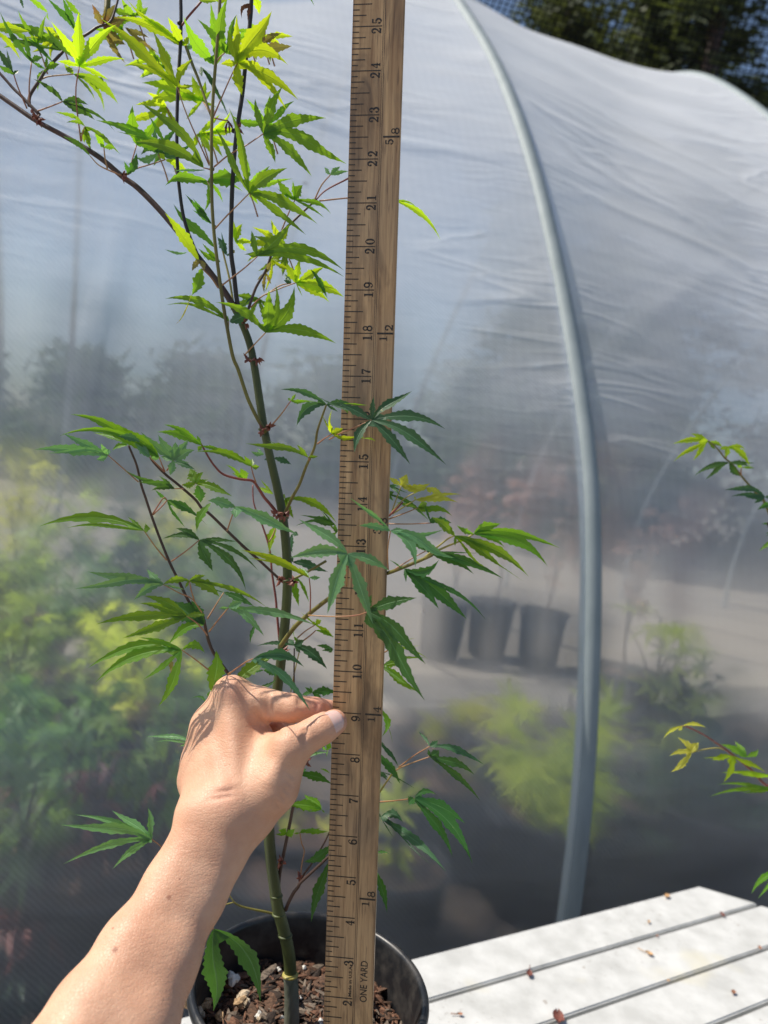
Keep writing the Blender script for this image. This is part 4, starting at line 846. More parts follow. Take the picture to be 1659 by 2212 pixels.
# leaves ------------------------------------------------------------
LV = [
 ('A', (690, 578), [(440, 185, 50, .08), (690, 95, 66), (1010, 215, 62, -.04), (1100, 515, 40, -.04), (950, 700, 28, -.05), (500, 535, 30, .05)], .488, 'Y', [(690, 578), (660, 830), (705, 1230)], .494),
 ('A', (640, 500), [(385, 208, 36, -.05)], .495, 'G', None),
 ('A', (275, 540), [(0, 105, 34, -.05), (205, 290, 30), (372, 500, 34, -.1), (400, 600, 20)], .495, 'D', [(275, 540), (255, 740), (257, 915)], .499),
 ('A', (545, 445), [(80, 205, 46, .10), (-80, 300, 20)], .508, 'D', None),
 ('A', (455, 535), [(235, 325, 28, .04)], .506, 'D', None),
 ('A', (410, 605), [(405, 480, 26), (520, 560, 40, -.1), (330, 800, 34, .1)], .50, 'G', None),
 ('A', (-60, 265), [(260, 275, 56, -.05), (175, 528, 34, -.14)], .49, 'Y', None),
 ('A', (120, 650), [(-40, 400, 42), (55, 425, 24), (-20, 560, 36), (162, 610, 24)], .492, 'D', [(120, 650), (160, 770), (235, 945)], .499),
 ('A', (655, 265), [(405, -20, 34, .05), (545, -30, 36, .0)], .52, 'D', None),
 ('A', (705, 130), [(560, -15, 34, -.05)], .515, 'G', None),
 ('A', (415, 108), [(230, -20, 30, .05), (440, 185, 10, .2)], .52, 'G', None),
 ('A', (205, 72), [(175, -40, 18)], .52, 'D', None),
 ('A', (900, 235), [(800, 32, 46, .03), (1010, 30, 60, .05), (1110, 130, 62, .05), (1095, 390, 66, .05), (1095, 555, 40, .04), (930, 30, 20)], .516, 'B', None),
 ('A', (1090, 240), [(1375, 462, 30, .02), (1300, 330, 30)], .52, 'B', None),
 ('B', (107, 757), [(-568, 160, 66, .03), (-108, 265, 54, .02), (-363, 568, 30, .10), (240, 510, 48, -.1), (255, 742, 24, .05)], .478, 'Y', [(107, 757), (190, 1000), (385, 1440)], .482),
 ('B', (165, 400), [(-428, 145, 58, .07), (-328, 0, 34, -.03), (-258, 95, 20), (20, 145, 50, .0), (210, 310, 32), (0, 330, 18)], .484, 'Y', None),
 ('B', (325, 880), [(-198, 720, 66, .05), (-178, 945, 60, .1), (230, 655, 62), (350, 700, 40), (405, 790, 26), (180, 1042, 26), (450, 935, 16)], .515, 'Y', [(325, 880), (360, 930), (395, 1000)], .49),
 ('A', (640, 645), [(1030, 907, 62, -.14), (905, 977, 28, -.2), (832, 886, 16, -.1), (560, 560, 34)], .51, 'G', [(640, 645), (430, 665), (360, 690)], .508),
 ('A', (545, 885), [(285, 685, 26, .08), (445, 738, 20), (770, 915, 36, -.12), (825, 1045, 54, -.06), (1005, 1150, 18, -.1)], .493, 'D', [(545, 885), (430, 930), (320, 970)], .498),
 ('A', (740, 1100), [(470, 972, 24, .14), (575, 1070, 18, .16), (1050, 1345, 30, -.08), (735, 1245, 36), (802, 1310, 34)], .49, 'G', [(740, 1100), (715, 1170), (710, 1228)], .494),
 ('A', (905, 1285), [(868, 1240, 24), (1008, 1292, 32, -.1), (820, 1160, 36, .05)], .488, 'G', [(905, 1285), (915, 1380), (935, 1470)], .492),
 ('A', (785, 1358), [(553, 1188, 32, .08)], .486, 'G', [(785, 1358), (850, 1430), (930, 1475), (1065, 1530)], .489),
 ('A', (1190, 1262), [(1155, 915, 62, -.06), (1390, 1000, 44, .04), (1480, 1278, 64, -.05)], .497, 'G', [(1190, 1262), (1150, 1400), (1120, 1520)], .494),
 ('A', (1450, 1265), [(828, 1045, 50, .03), (1015, 1145, 14), (1300, 1010, 26)], .485, 'G', None),
 ('B', (335, 1462), [(-233, 880, 56, .09), (-283, 1243, 66, .10), (300, 1380, 20)], .474, 'G', [(335, 1462), (370, 1470), (400, 1480)], .478),
 ('B', (350, 1480), [(60, 1495, 14, .02)], .472, 'S', None),
 ('A', (1110, 1520), [(1080, 1400, 26, .1), (1190, 1330, 46, .1)], .486, 'D', None),
 ('A', (1195, 1375), [(1385, 1325, 42, .16)], .487, 'S', [(1195, 1375), (1180, 1420), (1125, 1490)], .49),
 ('A', (1440, 1390), [(1385, 1330, 30), (1640, 1510, 44, -.08)], .495, 'Y', [(1440, 1390), (1300, 1435), (1190, 1468), (1110, 1520)], .491),
 ('B', (520, 460), [(280, 165, 40, .05), (545, -20, 60, -.12), (625, 125, 34), (650, 450, 36)], .470, 'G', [(520, 460), (475, 500), (445, 550)], .472),
 ('B', (630, 545), [(930, 95, 92, .0), (540, 260, 50), (1070, 565, 80, -.24), (1162, 872, 60, -.07), (1058, 962, 46, -.10), (672, 835, 62, .06), (920, 690, 50, -.1), (625, 130, 46), (480, 560, 40)], .466, 'Y', [(630, 545), (540, 740), (420, 1020)], .473),
 ('B', (445, 565), [(155, 138, 72, -.08), (255, 430, 44, .05), (395, 20, 60, .02), (490, 150, 60, .05)], .486, 'G', None),
 ('B', (830, 400), [(1105, 400, 54, .04), (1015, 292, 38, -.06), (890, 180, 54)], .482, 'B', None),
 ('B', (855, 1165), [(785, 858, 38, -.03), (1025, 752, 58, -.05), (1405, 1025, 70, -.06), (1580, 1430, 76, -.08), (1280, 1540, 58, -.08), (960, 1420, 44, -.04)], .474, 'G', [(855, 1165), (700, 1270), (560, 1345), (425, 1455)], .476),
 ('B', (760, -60), [(820, 130, 46, -.1)], .49, 'Y', None),
 ('B', (740, 30), [(668, 165, 20, .2), (720, 190, 22), (690, 80, 20)], .470, 'R', None),
 ('B', (550, 1050), [(540, 1190, 16, .1), (592, 1135, 16, -.1), (570, 1180, 12)], .476, 'R', [(550, 1050), (500, 1045), (425, 1025)], .476),
 ('B', (190, 405), [(265, 372, 28, .1), (230, 430, 20)], .48, 'S', None),
 ('B', (310, 580), [(548, 1030, 22, -.06), (325, 670, 34), (480, 830, 26, -.05)], .51, 'T', None),
 ('B', (450, 10), [(290, 2, 26), (550, -2, 26), (450, -40, 50)], .47, 'Y', None),
 ('B', (1200, -70), [(1300, 55, 9, -.1)], .50, 'D', None),
 ('C', (735, 355), [(553, -390, 56, .10), (418, -215, 50, .05), (1070, 135, 74, -.05), (1225, 722, 48, -.05), (1325, 625, 66, -.10)], .470, 'G', [(735, 355), (650, 440), (540, 550), (430, 670)], .479),
 ('C', (370, 250), [(0, 290, 62, .12), (342, 512, 36, -.12), (690, 235, 90, -.04), (505, 440, 22, -.1), (680, 342, 26, -.1)], .485, 'G', [(370, 250), (395, 330), (408, 440)], .482),
 ('C', (1130, 415), [(975, 228, 52, -.05), (1112, 245, 26), (1200, 285, 66, -.12), (1445, 537, 30, -.12), (1388, 572, 18, -.05), (975, 315, 14)], .495, 'G', [(1130, 415), (1080, 520), (1010, 690)], .50),
 ('C', (1440, 195), [(1385, 130, 24), (1525, 122, 34), (1600, 165, 24)], .495, 'S', [(1440, 195), (1360, 290), (1295, 430)], .50),
 ('C', (1300, 430), [(1302, 438, 2)], .50, 'G', [(1300, 430), (1400, 330), (1600, 225)], .50),
 ('X', (840, 430), [(951, 519, 8, -.12), (903, 452, 3, -.1)], .492, 'Y', [(840, 430), (765, 427), (690, 434)], .50),
 ('C', (615, 785), [(675, 622, 48, -.1), (755, 775, 34, -.05), (712, 858, 26), (598, 600, 30)], .505, 'Y', None),
 ('C', (805, 905), [(755, 680, 44), (1100, 610, 56, .04), (1560, 1030, 60, -.15), (1562, 1088, 44, -.10), (722, 888, 26)], .482, 'G', [(805, 905), (700, 1000), (610, 1070), (490, 1162)], .486),
 ('C', (1140, 1135), [(1055, 960, 50), (1175, 925, 44), (1390, 995, 50), (1558, 1262, 76, -.08), (1432, 1307, 44, -.05), (1200, 1260, 8)], .492, 'Y', [(1140, 1135), (1000, 1185), (850, 1250), (745, 1352)], .497),
 ('C', (1270, 1020), [(1415, 1275, 30, -.05)], .484, 'D', None),
 ('C', (295, 945), [(-5, 525, 66, .03)], .478, 'Y', None),
 ('C', (310, 940), [(235, 1035, 34, .1), (342, 1030, 34, -.1), (250, 960, 26)], .477, 'B', None),
 ('C', (320, 1010), [(232, 1245, 68, -.05)], .478, 'G', [(310, 1000), (400, 1090), (462, 1180)], .487),
 ('C', (232, 1235), [(85, 1502, 9, -.08)], .478, 'O', None),
 ('C', (435, 830), [(70, 445, 56, -.03)], .506, 'D', None),
 ('C', (405, 622), [(172, 362, 32), (240, 400, 24), (235, 498, 20)], .508, 'D', None),
 ('C', (480, 955), [(290, 835, 34, -.05), (322, 788, 26), (380, 850, 30)], .508, 'G', None),
 ('C', (535, 895), [(455, 738, 44, .05), (490, 692, 14), (570, 890, 16)], .507, 'T', None),
 ('C', (190, 870), [(-5, 842, 16, -.10)], .505, 'S', None),
 ('C', (555, 1472), [(0, 1275, 46, .15), (5, 1332, 20, .1), (545, 1420, 24)], .488, 'G', [(555, 1472), (552, 1530), (550, 1600)], .486),
 ('C', (565, 1478), [(712, 1408, 66, .02)], .480, 'T', None),
 ('C', (875, 1570), [(440, 1305, 50, .12), (905, 1195, 70, .02), (1125, 1165, 74, .14), (962, 1150, 40, .12), (1490, 1665, 58, -.11)], .478, 'G', [(875, 1570), (790, 1660), (690, 1768)], .496),
 ('C', (880, 1050), [(930, 942, 30), (865, 1230, 22, .05), (800, 1115, 18), (925, 1150, 20)], .50, 'B', None),
 ('C', (930, 930), [(870, 1225, 20, -.05), (1120, 1040, 26, .05), (1020, 945, 26)], .503, 'Y', None),
 ('C', (1100, 1140), [(1042, 1058, 34), (1032, 1112, 20)], .50, 'T', [(1100, 1140), (1000, 1160), (880, 1240)], .50),
 ('C', (700, 1320), [(765, 1245, 10), (640, 1380, 8)], .50, 'T', None),
 # left group
 ('D', (718, 535), [(82, 487, 60, .04), (328, 343, 46, .0), (198, 520, 30, .08), (615, 572, 34, -.1), (655, 432, 30), (727, 480, 26)], .445, 'S', [(718, 535), (850, 650), (985, 770)], .455),
 ('D', (1165, 555), [(392, 180, 66, .06), (288, 372, 36, .16), (800, 265, 60, .05), (960, 440, 60, .05)], .448, 'G', [(1165, 555), (1190, 620), (1215, 680)], .458),
 ('D', (1000, 420), [(800, 370, 46, .1)], .440, 'T', None),
 ('D', (890, 450), [(578, 337, 32, .06), (755, 502, 32, .14), (1060, 480, 20, -.1)], .452, 'G', None),
 ('D', (1085, 555), [(945, 430, 50, .05), (1180, 560, 30), (1000, 440, 30)], .446, 'S', [(1085, 555), (1150, 620), (1210, 680)], .458),
 ('D', (1295, 580), [(1008, 335, 50, -.03), (1155, 355, 48), (1305, 420, 66, .08), (1421, 402, 54), (1478, 492, 56, -.06), (1430, 600, 16), (1180, 545, 36), (1258, 712, 46)], .452, 'S', [(1295, 580), (1260, 630), (1232, 670)], .459),
 ('D', (1290, 600), [(1480, 660, 34, -.05)], .462, 'T', None),
 ('D', (1535, 450), [(1200, 270, 38, .10), (1140, 335, 50, .08), (1490, 362, 26)], .466, 'G', None),
 ('D', (1540, 455), [(1690, 480, 22), (1500, 500, 30)], .468, 'G', None),
 ('D', (1300, 828), [(985, 768, 34, .06), (860, 658, 26, -.04), (1165, 718, 24), (1095, 845, 30, .12)], .458, 'D', [(1300, 828), (1340, 826), (1375, 830)], .468),
 ('D', (1480, 782), [(1362, 790, 40, -.1), (1430, 652, 66, .05), (1552, 682, 44, -.05), (1590, 745, 26), (1802, 895, 46, -.06)], .458, 'G', [(1480, 782), (1420, 795), (1368, 795)], .466),
 ('D', (1500, 795), [(1525, 952, 66, -.05)], .462, 'D', None),
 ('D', (1235, 928), [(1128, 838, 22), (1512, 1082, 50, -.08), (1392, 1168, 20, .05), (1590, 1150, 8, -.08)], .470, 'D', [(1235, 928), (1180, 990), (1110, 1055)], .466),
 ('D', (1235, 930), [(1350, 1010, 14)], .468, 'G', [(1250, 830), (1200, 910), (1105, 1055)], .465),
 ('E', (500, 1095), [(1040, 1333, 68, -.02), (330, 1008, 40, .0), (258, 1045, 60, .06), (500, 1195, 60, -.1)], .452, 'S', [(480, 1165), (455, 1230), (430, 1305)], .480),
 ('E', (288, 1062), [(166, 1312, 52, .10)], .450, 'G', None),
 ('D', (1035, 1195), [(128, 1157, 60, .10), (352, 1172, 22, .05), (1088, 1178, 50, -.1), (890, 1072, 26)], .446, 'G', [(1035, 1195), (1130, 1330), (1230, 1450)], .462),
 ('D', (1515, 1275), [(1308, 1173, 40, .08), (1195, 1262, 32, .12), (1632, 1547, 64, .03), (2030, 1542, 28, -.1), (1920, 1712, 48, -.12), (1840, 1290, 26, -.03)], .466, 'D', [(1515, 1275), (1400, 1370), (1270, 1462)], .463),
 # around the stem
 ('E', (1295, 205), [(888, 75, 34, .10), (1035, 395, 62, .22), (1395, 268, 16, .0), (1500, 190, 38, -.05)], .436, 'T', None),
 ('E', (1440, 195), [(1480, 285, 36, -.1), (1659, 212, 10)], .432, 'G', None),
 ('E', (985, 172), [(960, 148, 16), (1030, 113, 18), (1115, 187, 26), (1200, 175, 12)], .47, 'G', [(985, 172), (900, 290), (810, 395)], .490),
 ('E', (1345, 462), [(1318, 352, 30), (1345, 250, 12, -.1), (1440, 412, 46), (1578, 478, 28, .12), (1250, 290, 10)], .43, 'Y', [(1345, 462), (1280, 500), (1215, 548)], .436),
 ('H', (130, 320), [(462, 82, 50, -.04), (150, 125, 32), (732, 392, 60, -.11), (740, 685, 58, -.07), (447, 682, 56, -.04), (-10, 590, 50, .12), (-140, 180, 50, .03), (-300, 130, 20)], .420, 'T', [(130, 320), (-20, 385), (-130, 430), (-215, 478)], .434),
 ('H', (70, 470), [(165, 495, 12, -.1), (20, 440, 16)], .43, 'Y', None),
 ('E', (1135, 665), [(592, 545, 40, .06), (1033, 553, 26), (1222, 655, 20), (768, 512, 10), (1060, 590, 24)], .450, 'G', [(1135, 665), (1142, 680), (1145, 695)], .455),
 ('E', (640, 745), [(228, 565, 46, .05), (148, 620, 28, .10), (578, 650, 30), (650, 675, 26), (712, 742, 30, .1)], .47, 'G', [(640, 745), (655, 810), (680, 885)], .485),
 ('E', (750, 640), [(638, 610, 26, -.1), (690, 585, 16)], .51, 'S', None), ('E', (840, 670), [(988, 727, 38, -.05), (750, 690, 30)], .512, 'T', [(845, 690), (840, 720), (845, 760)], .51),
 ('E', (590, 860), [(545, 758, 54, .05), (412, 728, 20, .05), (470, 802, 16)], .512, 'G', None),
 ('E', (830, 985), [(700, 920, 26), (720, 855, 12)], .52, 'Y', None),
 ('E', (935, 1020), [(900, 998, 34), (1010, 1200, 36, .05), (1385, 1238, 46, -.14)], .505, 'G', None),
 ('E', (1370, 1250), [(1060, 1168, 16, .05), (1145, 1190, 34, .06), (1020, 1267, 18, .12), (1380, 1330, 30), (1250, 1130, 10), (1180, 1225, 30)], .47, 'D', None),
 ('E', (1380, 1320), [(1340, 1345, 18), (1250, 1140, 12)], .475, 'G', None),
 ('G', (925, 178), [(497, -125, 60, .05), (423, 215, 74, .08), (748, 702, 84, .03), (1150, 792, 76, .0), (1292, 325, 60, -.06), (1176, 230, 26, -.05)], .412, 'S', [(925, 178), (922, 320), (918, 462)], .435),
 ('E', (865, 1245), [(800, 1495, 56, .06)], .52, 'Y', [(865, 1275), (830, 1340), (795, 1400)], .515),
 ('E', (1000, 1330), [(1000, 1500, 34, .1), (1050, 1345, 30, -.1)], .52, 'T', None),
 ('G', (592, 387), [(0, 146, 44, .06), (50, 214, 18, .07), (500, 295, 24)], .470, 'Y', [(592, 387), (603, 520), (600, 690)], .474),
 ('G', (595, 385), [(690, 383, 26, .05), (520, 300, 28)], .474, 'S', None),
 ('G', (450, 250), [(755, 336, 46, -.03), (620, 238, 26), (430, 190, 20)], .51, 'T', None),
 ('G', (480, 380), [(502, 636, 42, .08), (590, 602, 20, -.05)], .52, 'G', None),
 ('G', (345, 240), [(230, 160, 12)], .5, 'D', None),
 ('G', (1100, 685), [(1527, 562, 72, -.05), (1137, 530, 40, -.03), (1605, 1140, 84, -.08), (1605, 1452, 92, -.02), (1145, 832, 50, .1), (1370, 1060, 50, .02)], .418, 'D', [(1100, 690), (1000, 715), (820, 725), (585, 714)], .443),
 ('F', (1325, 538), [(2080, 690, 50, -.05), (1638, 785, 46, -.10), (1240, 545, 20), (1452, 482, 52)], .462, 'S', [(1325, 538), (1240, 640), (1155, 748)], .467),
 ('F', (985, 302), [(752, 335, 42, .12), (1127, 255, 34, -.05), (1250, 445, 64, -.12), (1660, 535, 28, -.08), (945, 368, 16)], .452, 'G', [(985, 302), (1003, 390), (1030, 480)], .464),
 ('F', (1285, 405), [(1550, 525, 46, -.04), (1000, 330, 12)], .478, 'D', [(1275, 430), (1200, 540), (1142, 635)], .472),
 ('F', (760, 335), [(93, 223, 56, .0), (-2, 371, 48, .06), (612, 198, 46, -.05), (503, 472, 52, .12), (517, 397, 14), (950, 380, 14)], .448, 'S', [(770, 345), (900, 410), (1010, 462), (1095, 580)], .466),
 ('F', (965, 612), [(178, 681, 58, .05), (545, 497, 46, .04), (580, 432, 52, .08), (405, 802, 56, .0), (780, 706, 16), (1128, 600, 34, -.05), (860, 580, 16)], .446, 'G', [(965, 612), (1050, 670), (1110, 735), (1140, 775)], .467),
 ('F', (1115, 680), [(825, 478, 110, .0), (1000, 470, 70), (940, 690, 60, .05)], .472, 'D', None),
 ('F', (1110, 690), [(800, 862, 58, .16)], .465, 'G', None),
 ('F', (920, 905), [(98, 1066, 64, .12), (165, 1192, 66, .12), (548, 795, 26, .05), (580, 1162, 34, -.03), (712, 1398, 66, -.09), (1122, 935, 50, -.3)], .444, 'G', [(930, 905), (1040, 990), (1155, 1080)], .455),
 ('F', (800, 985), [(820, 1130, 34, -.2)], .450, 'B', None),
 ('F', (1195, 1290), [(1218, 905, 100, .03)], .452, 'G', None),
 ('F', (1360, 1230), [(1735, 938, 76, -.06)], .458, 'G', None),
 ('G', (105, 1092), [(548, 1167, 66, -.16), (602, 1550, 46, -.10), (300, 1255, 40, -.08), (125, 1135, 30)], .420, 'T', [(105, 1092), (40, 1120), (-115, 1228)], .455),
 ('G', (460, 978), [(408, 918, 36), (748, 1182, 62, -.10), (550, 930, 44), (135, 982, 22, .08), (520, 1040, 24)], .50, 'T', None),
 ('G', (460, 900), [(445, 780, 8), (500, 960, 20)], .51, 'G', None),
 ('G', (645, 797), [(802, 912, 26, -.06), (700, 758, 34, -.1), (610, 765, 20), (520, 690, 10)], .505, 'Y', [(630, 800), (560, 850), (490, 910)], .51),
 ('G', (650, 845), [(810, 905, 24, -.05)], .505, 'G', [(650, 848), (600, 890), (540, 935)], .51),
 ('G', (800, 1010), [(655, 978, 26, .05), (700, 1022, 16), (760, 1035, 20)], .50, 'D', None),
 ('G', (618, 1387), [(830, 1380, 52, -.04), (528, 1403, 24), (712, 1452, 26), (552, 1340, 20), (600, 1330, 14)], .50, 'D', None),
 ('G', (1225, 1160), [(1492, 1372, 52, -.04), (1400, 1140, 44, -.1), (1600, 1085, 20, -.1), (1580, 1400, 30)], .475, 'G', None),
 ('G', (1235, 955), [(1630, 1098, 12, -.06), (1520, 914, 9), (1558, 977, 9), (1380, 900, 10)], .48, 'Y', [(1380, 965), (1280, 1012), (1225, 1045)], .485),
 ('G', (125, 780), [(80, 957, 24, .03)], .49, 'D', None),
 ('G', (195, 1190), [(310, 1250, 40, -.1), (60, 1210, 20)], .49, 'D', None),
 ('G', (300, 1270), [(125, 1338, 20, -.12)], .49, 'D', None),
 # right of the yardstick
 ('H', (285, 1225), [(-55, 952, 24, .03), (22, 1184, 40, .06), (488, 1527, 60, -.20), (725, 1210, 32, .10), (810, 1442, 62, -.02), (400, 1215, 30)], .405, 'S', [(280, 1235), (262, 1380), (266, 1542)], .425),
 ('H', (810, 1262), [(618, 1108, 56, .0), (1067, 1525, 20, .05), (1212, 1532, 52, -.02), (1418, 1597, 60, -.06), (1380, 1640, 8, .0), (815, 1352, 18)], .417, 'G', None),
 ('H', (965, 1250), [(1188, 1164, 52, -.08), (825, 1178, 30, -.06), (1670, 1365, 44, -.08), (1567, 1517, 62, -.14), (1222, 1362, 30, -.1)], .416, 'G', None),
 ('H', (575, 1388), [(458, 1325, 26, .05), (967, 1578, 52, -.06), (1207, 1615, 44, -.05), (1012, 1410, 9)], .424, 'D', [(575, 1388), (460, 1450), (320, 1540)], .426),
 ('H', (400, 1535), [(682, 1458, 52, .22), (905, 1945, 72, -.04), (680, 1864, 62, -.04), (1066, 1955, 28, -.07), (412, 1645, 18), (272, 1460, 8)], .418, 'D', None),
 ('H', (375, 855), [(272, 785, 30), (418, 760, 56, .05), (612, 835, 46, .14), (450, 880, 30), (520, 890, 34)], .484, 'O', [(365, 885), (330, 970), (298, 1065)], .49),
 ('H', (580, 872), [(718, 930, 34, -.03), (618, 920, 16), (520, 900, 14)], .482, 'O', [(545, 893), (400, 960), (262, 1112)], .488),
 ('H', (490, 970), [(862, 926, 26, -.03), (832, 990, 38, -.06), (480, 942, 12), (600, 970, 26)], .48, 'O', [(490, 975), (400, 1025), (300, 1085)], .488),
 ('H', (510, 1035), [(582, 993, 36), (708, 1022, 30, .1), (790, 1105, 34, -.10), (605, 1062, 34), (330, 990, 20)], .482, 'G', [(510, 1035), (400, 1080), (265, 1130)], .488),
 ('H', (262, 850), [(372, 942, 14, -.05), (430, 915, 8), (360, 860, 14)], .49, 'D', None),
 ('H', (262, 925), [(315, 905, 26), (602, 1142, 24, -.08), (310, 980, 14)], .49, 'D', None),
 ('H', (615, 1160), [(785, 1160, 40, -.10), (630, 1110, 26), (560, 1000, 12)], .47, 'D', [(615, 1160), (430, 1168), (240, 1165)], .485),
 ('J', (670, 660), [(543, 498, 26, .05), (760, 592, 50, .1), (1260, 862, 50, -.09), (740, 640, 50)], .480, 'T', [(670, 662), (500, 760), (330, 890)], .492),
 ('J', (670, 772), [(653, 690, 26), (772, 700, 66, .05), (1158, 972, 62, -.08), (1218, 1252, 46, -.05)], .475, 'D', [(670, 775), (400, 870), (280, 932)], .492),
 ('J', (500, 1225), [(750, 1192, 40, -.22), (1058, 1503, 84, -.08), (1138, 1942, 84, -.12), (922, 1862, 70, -.05), (440, 1300, 66, .1), (590, 1190, 40)], .465, 'D', [(480, 1228), (300, 1250), (95, 1266)], .482),
 ('J', (135, 1430), [(378, 1490, 60, -.24), (845, 2022, 66, -.04), (272, 1655, 8), (100, 1378, 20), (700, 1960, 8)], .470, 'T', None),
 ('J', (115, 600), [(328, 882, 32, -.04), (185, 646, 10)], .495, 'T', None), ('J', (80, 720), [(348, 1072, 60, -.05)], .49, 'D', None),
 ('J', (95, 930), [(215, 1002, 34), (525, 1132, 9, -.05), (262, 1072, 10)], .495, 'T', None),
 ('J', (120, 245), [(140, 562, 46, -.26), (265, 632, 7, -.05)], .49, 'G', None), ('J', (75, 1825), [(230, 1832, 20, -.1)], .49, 'D', None),
 ('J', (55, 1990), [(204, 2473, 56, -.06)], .49, 'D', None),
 # below the hand
 ('I', (490, 950), [(850, 1072, 66, -.05), (570, 905, 30), (470, 1060, 40)], .49, 'D', None),
 ('I', (560, 800), [(830, 730, 20, -.1), (610, 760, 20)], .495, 'S', None), ('I', (800, 700), [(725, 660, 20), (830, 620, 40), (790, 780, 8)], .50, 'G', None),
 ('I', (735, 1345), [(355, 1303, 74, .07), (543, 1182, 50, .05), (580, 1372, 16), (640, 1330, 30), (770, 1385, 10)], .50, 'G', None),
 ('I', (345, 1620), [(445, 1555, 54, .1), (262, 1570, 44, .1), (232, 1618, 20)], .515, 'G', None),
 ('I', (500, 1600), [(810, 1585, 40, -.03), (432, 1612, 14), (560, 1560, 26), (730, 1545, 24)], .51, 'G', [(500, 1600), (520, 1720), (548, 1800), (520, 1950), (505, 2110)], .516),
 ('I', (850, 1730), [(538, 1917, 70, -.10)], .498, 'D', None),
 ('I', (720, 905), [(830, 960, 14, -.1)], .50, 'G', None),
 ('X', (712, 1862), [(672, 1992, 15, .04)], .49, 'D', None),
 ('X', (418, 1608), [(316, 1591, 7, .08), (337, 1603, 3.5, .06), (386, 1612, 5, .05)], .48, 'S', None),
 ('X', (328, 1813), [(132, 1781, 14, .03), (160, 1759, 9, .04), (241, 1750, 12, .03), (319, 1744, 10, .02), (136, 1867, 10, .06), (244, 1877, 10, .06), (322, 1821, 5)], .458, 'S', [(328, 1813), (345, 1826), (365, 1845)], .47),
 ('F', (1145, 1400), [(992, 1332, 16, .28)], .47, 'D', None), ('F', (1160, 1330), [(1165, 1262, 30)], .47, 'D', None),
 ('X', (560, 2158), [(558, 2160, 1)], .5, 'G', None),
]
for i, e in enumerate(LV):
    t, b_, tips, z, col, pet = e[:6]; pz = e[6] if len(e) > 6 else None
    if tips[0][2] <= 2: 
        if pet: branch('petiole', t, pet, (3, 4), z, pz or z, M_RED, sap)
        continue
    leaf(t, b_, tips, z, col, pet, pz)
# more young leaves further back in the crown
rx = np.random.default_rng(77)
for (cx_, cy_, n_) in ((560, 90, 3), (360, 150, 3), (600, 270, 1), (330, 330, 2), (620, 520, 2), (450, 330, 1), (130, 90, 2), (240, 60, 2), (560, 640, 1), (420, 260, 1), (520, 420, 1)):
    for _ in range(n_):
        bx_, by_ = cx_ + rx.normal(0, 22), cy_ + rx.normal(0, 22); a0 = rx.uniform(0, 6.28); L_ = rx.uniform(60, 95); tp = []
        for k_, da in enumerate((-1.5, -.8, -.15, .5, 1.2)):
            l_ = L_ * (1, .95, 1.05, .9, .6)[k_] * rx.uniform(.8, 1.1); tp.append((bx_ + math.cos(a0 + da) * l_, by_ + math.sin(a0 + da) * l_ * .75, rx.uniform(7, 11), rx.normal(0, .06)))
        leaf('X', (bx_, by_), tp, rx.uniform(.505, .53), rx.choice(['G', 'Y', 'D', 'G']), [(bx_, by_), (bx_ + 14, by_ + 34), (bx_ + 24, by_ + 66)])
# the hundred largest leaves stay parts of their own, the many small ones become one part
lv = [c_ for c_ in C.objects if c_.parent == sap and c_.name.split('.')[0] == 'leaf']
def leaf_size(o_):
    q = np.array([v_.co[:] for v_ in o_.data.vertices]); return float(np.prod(np.sort(np.ptp(q, axis=0))[1:]))
lv.sort(key=leaf_size, reverse=True); rest = lv[98:]; mb = MB(); mats_ = []
for o_ in rest:
    for p_ in [o_] + [c_ for c_ in C.objects if c_.parent == o_]:
        m_ = p_.data; mt = m_.materials[0]
        if mt not in mats_: mats_.append(mt)
        V_ = np.array([v_.co[:] for v_ in m_.vertices]) + np.array(sap['_o']); uvl = m_.uv_layers[0].data; U_ = np.zeros((len(V_), 2))
        for l_ in m_.loops: U_[l_.vertex_index] = uvl[l_.index].uv[:]
        mb.add(V_, [tuple(f_.vertices) for f_ in m_.polygons], U_, mats_.index(mt))
for o_ in rest:
    for p_ in [c_ for c_ in C.objects if c_.parent == o_] + [o_]: bpy.data.objects.remove(p_)
mb.build('small_leaves', mats_, sap)['kind'] = 'stuff'
# torn leaf hanging over the pot rim
leaf('M', (235, 262), [(232, 806, 92, -.02), (540, 735, 74, -.14)], .435, 'D', [(235, 262), (180, 235), (100, 200)], .44, k=-.1, b=.1, wf=1.0)

# ---------------------------------------------------------------- neighbour maple at the right edge
no = np.array([*at_ground(2050, 1700, 1.0), 0.0]); NB = thing('potted_maple', no, 'maple at the right edge whose lime shoot tips lean into the picture', 'maple tree')
mbp = pot_mb(0.11, 0.2); mbp.V = [v_ + no for v_ in mbp.V]; mbp.build('pot', M_POTB, NB)
def nb_branch(pts, w, z0, z1, m): return branch('branch', 'X', pts, w, z0, z1, m, NB)
q0 = no + np.array([0, 0, .17]); mb = MB(); tp = crom([q0, P(1880, 1950, .86), P(1770, 1600, .74), P(1725, 1200, .70)], 6); tube(mb, tp, np.linspace(.006, .003, len(tp)), 8); mb.build('trunk', M_OLD, NB)
nb_branch([(1740, 1400), (1700, 1240), (1659, 1130)], (9, 6), .72, .66, M_OLD)
kb = lambda pts: [px('K', *p) for p in pts]; lb = lambda pts: [px('L', *p) for p in pts]
nb_branch([(1720, 1230), (1690, 1180)] + kb([(1500, 1180), (1380, 1060), (1180, 830), (1040, 650), (940, 570), (820, 420), (690, 310)]), (7, 3), .70, .62, M_SHOOT)
nb_branch([(1745, 1690), (1700, 1700)] + lb([(1300, 950), (1130, 780), (880, 580), (740, 480), (600, 390), (430, 310), (370, 300)]), (8, 3), .70, .60, M_RED)
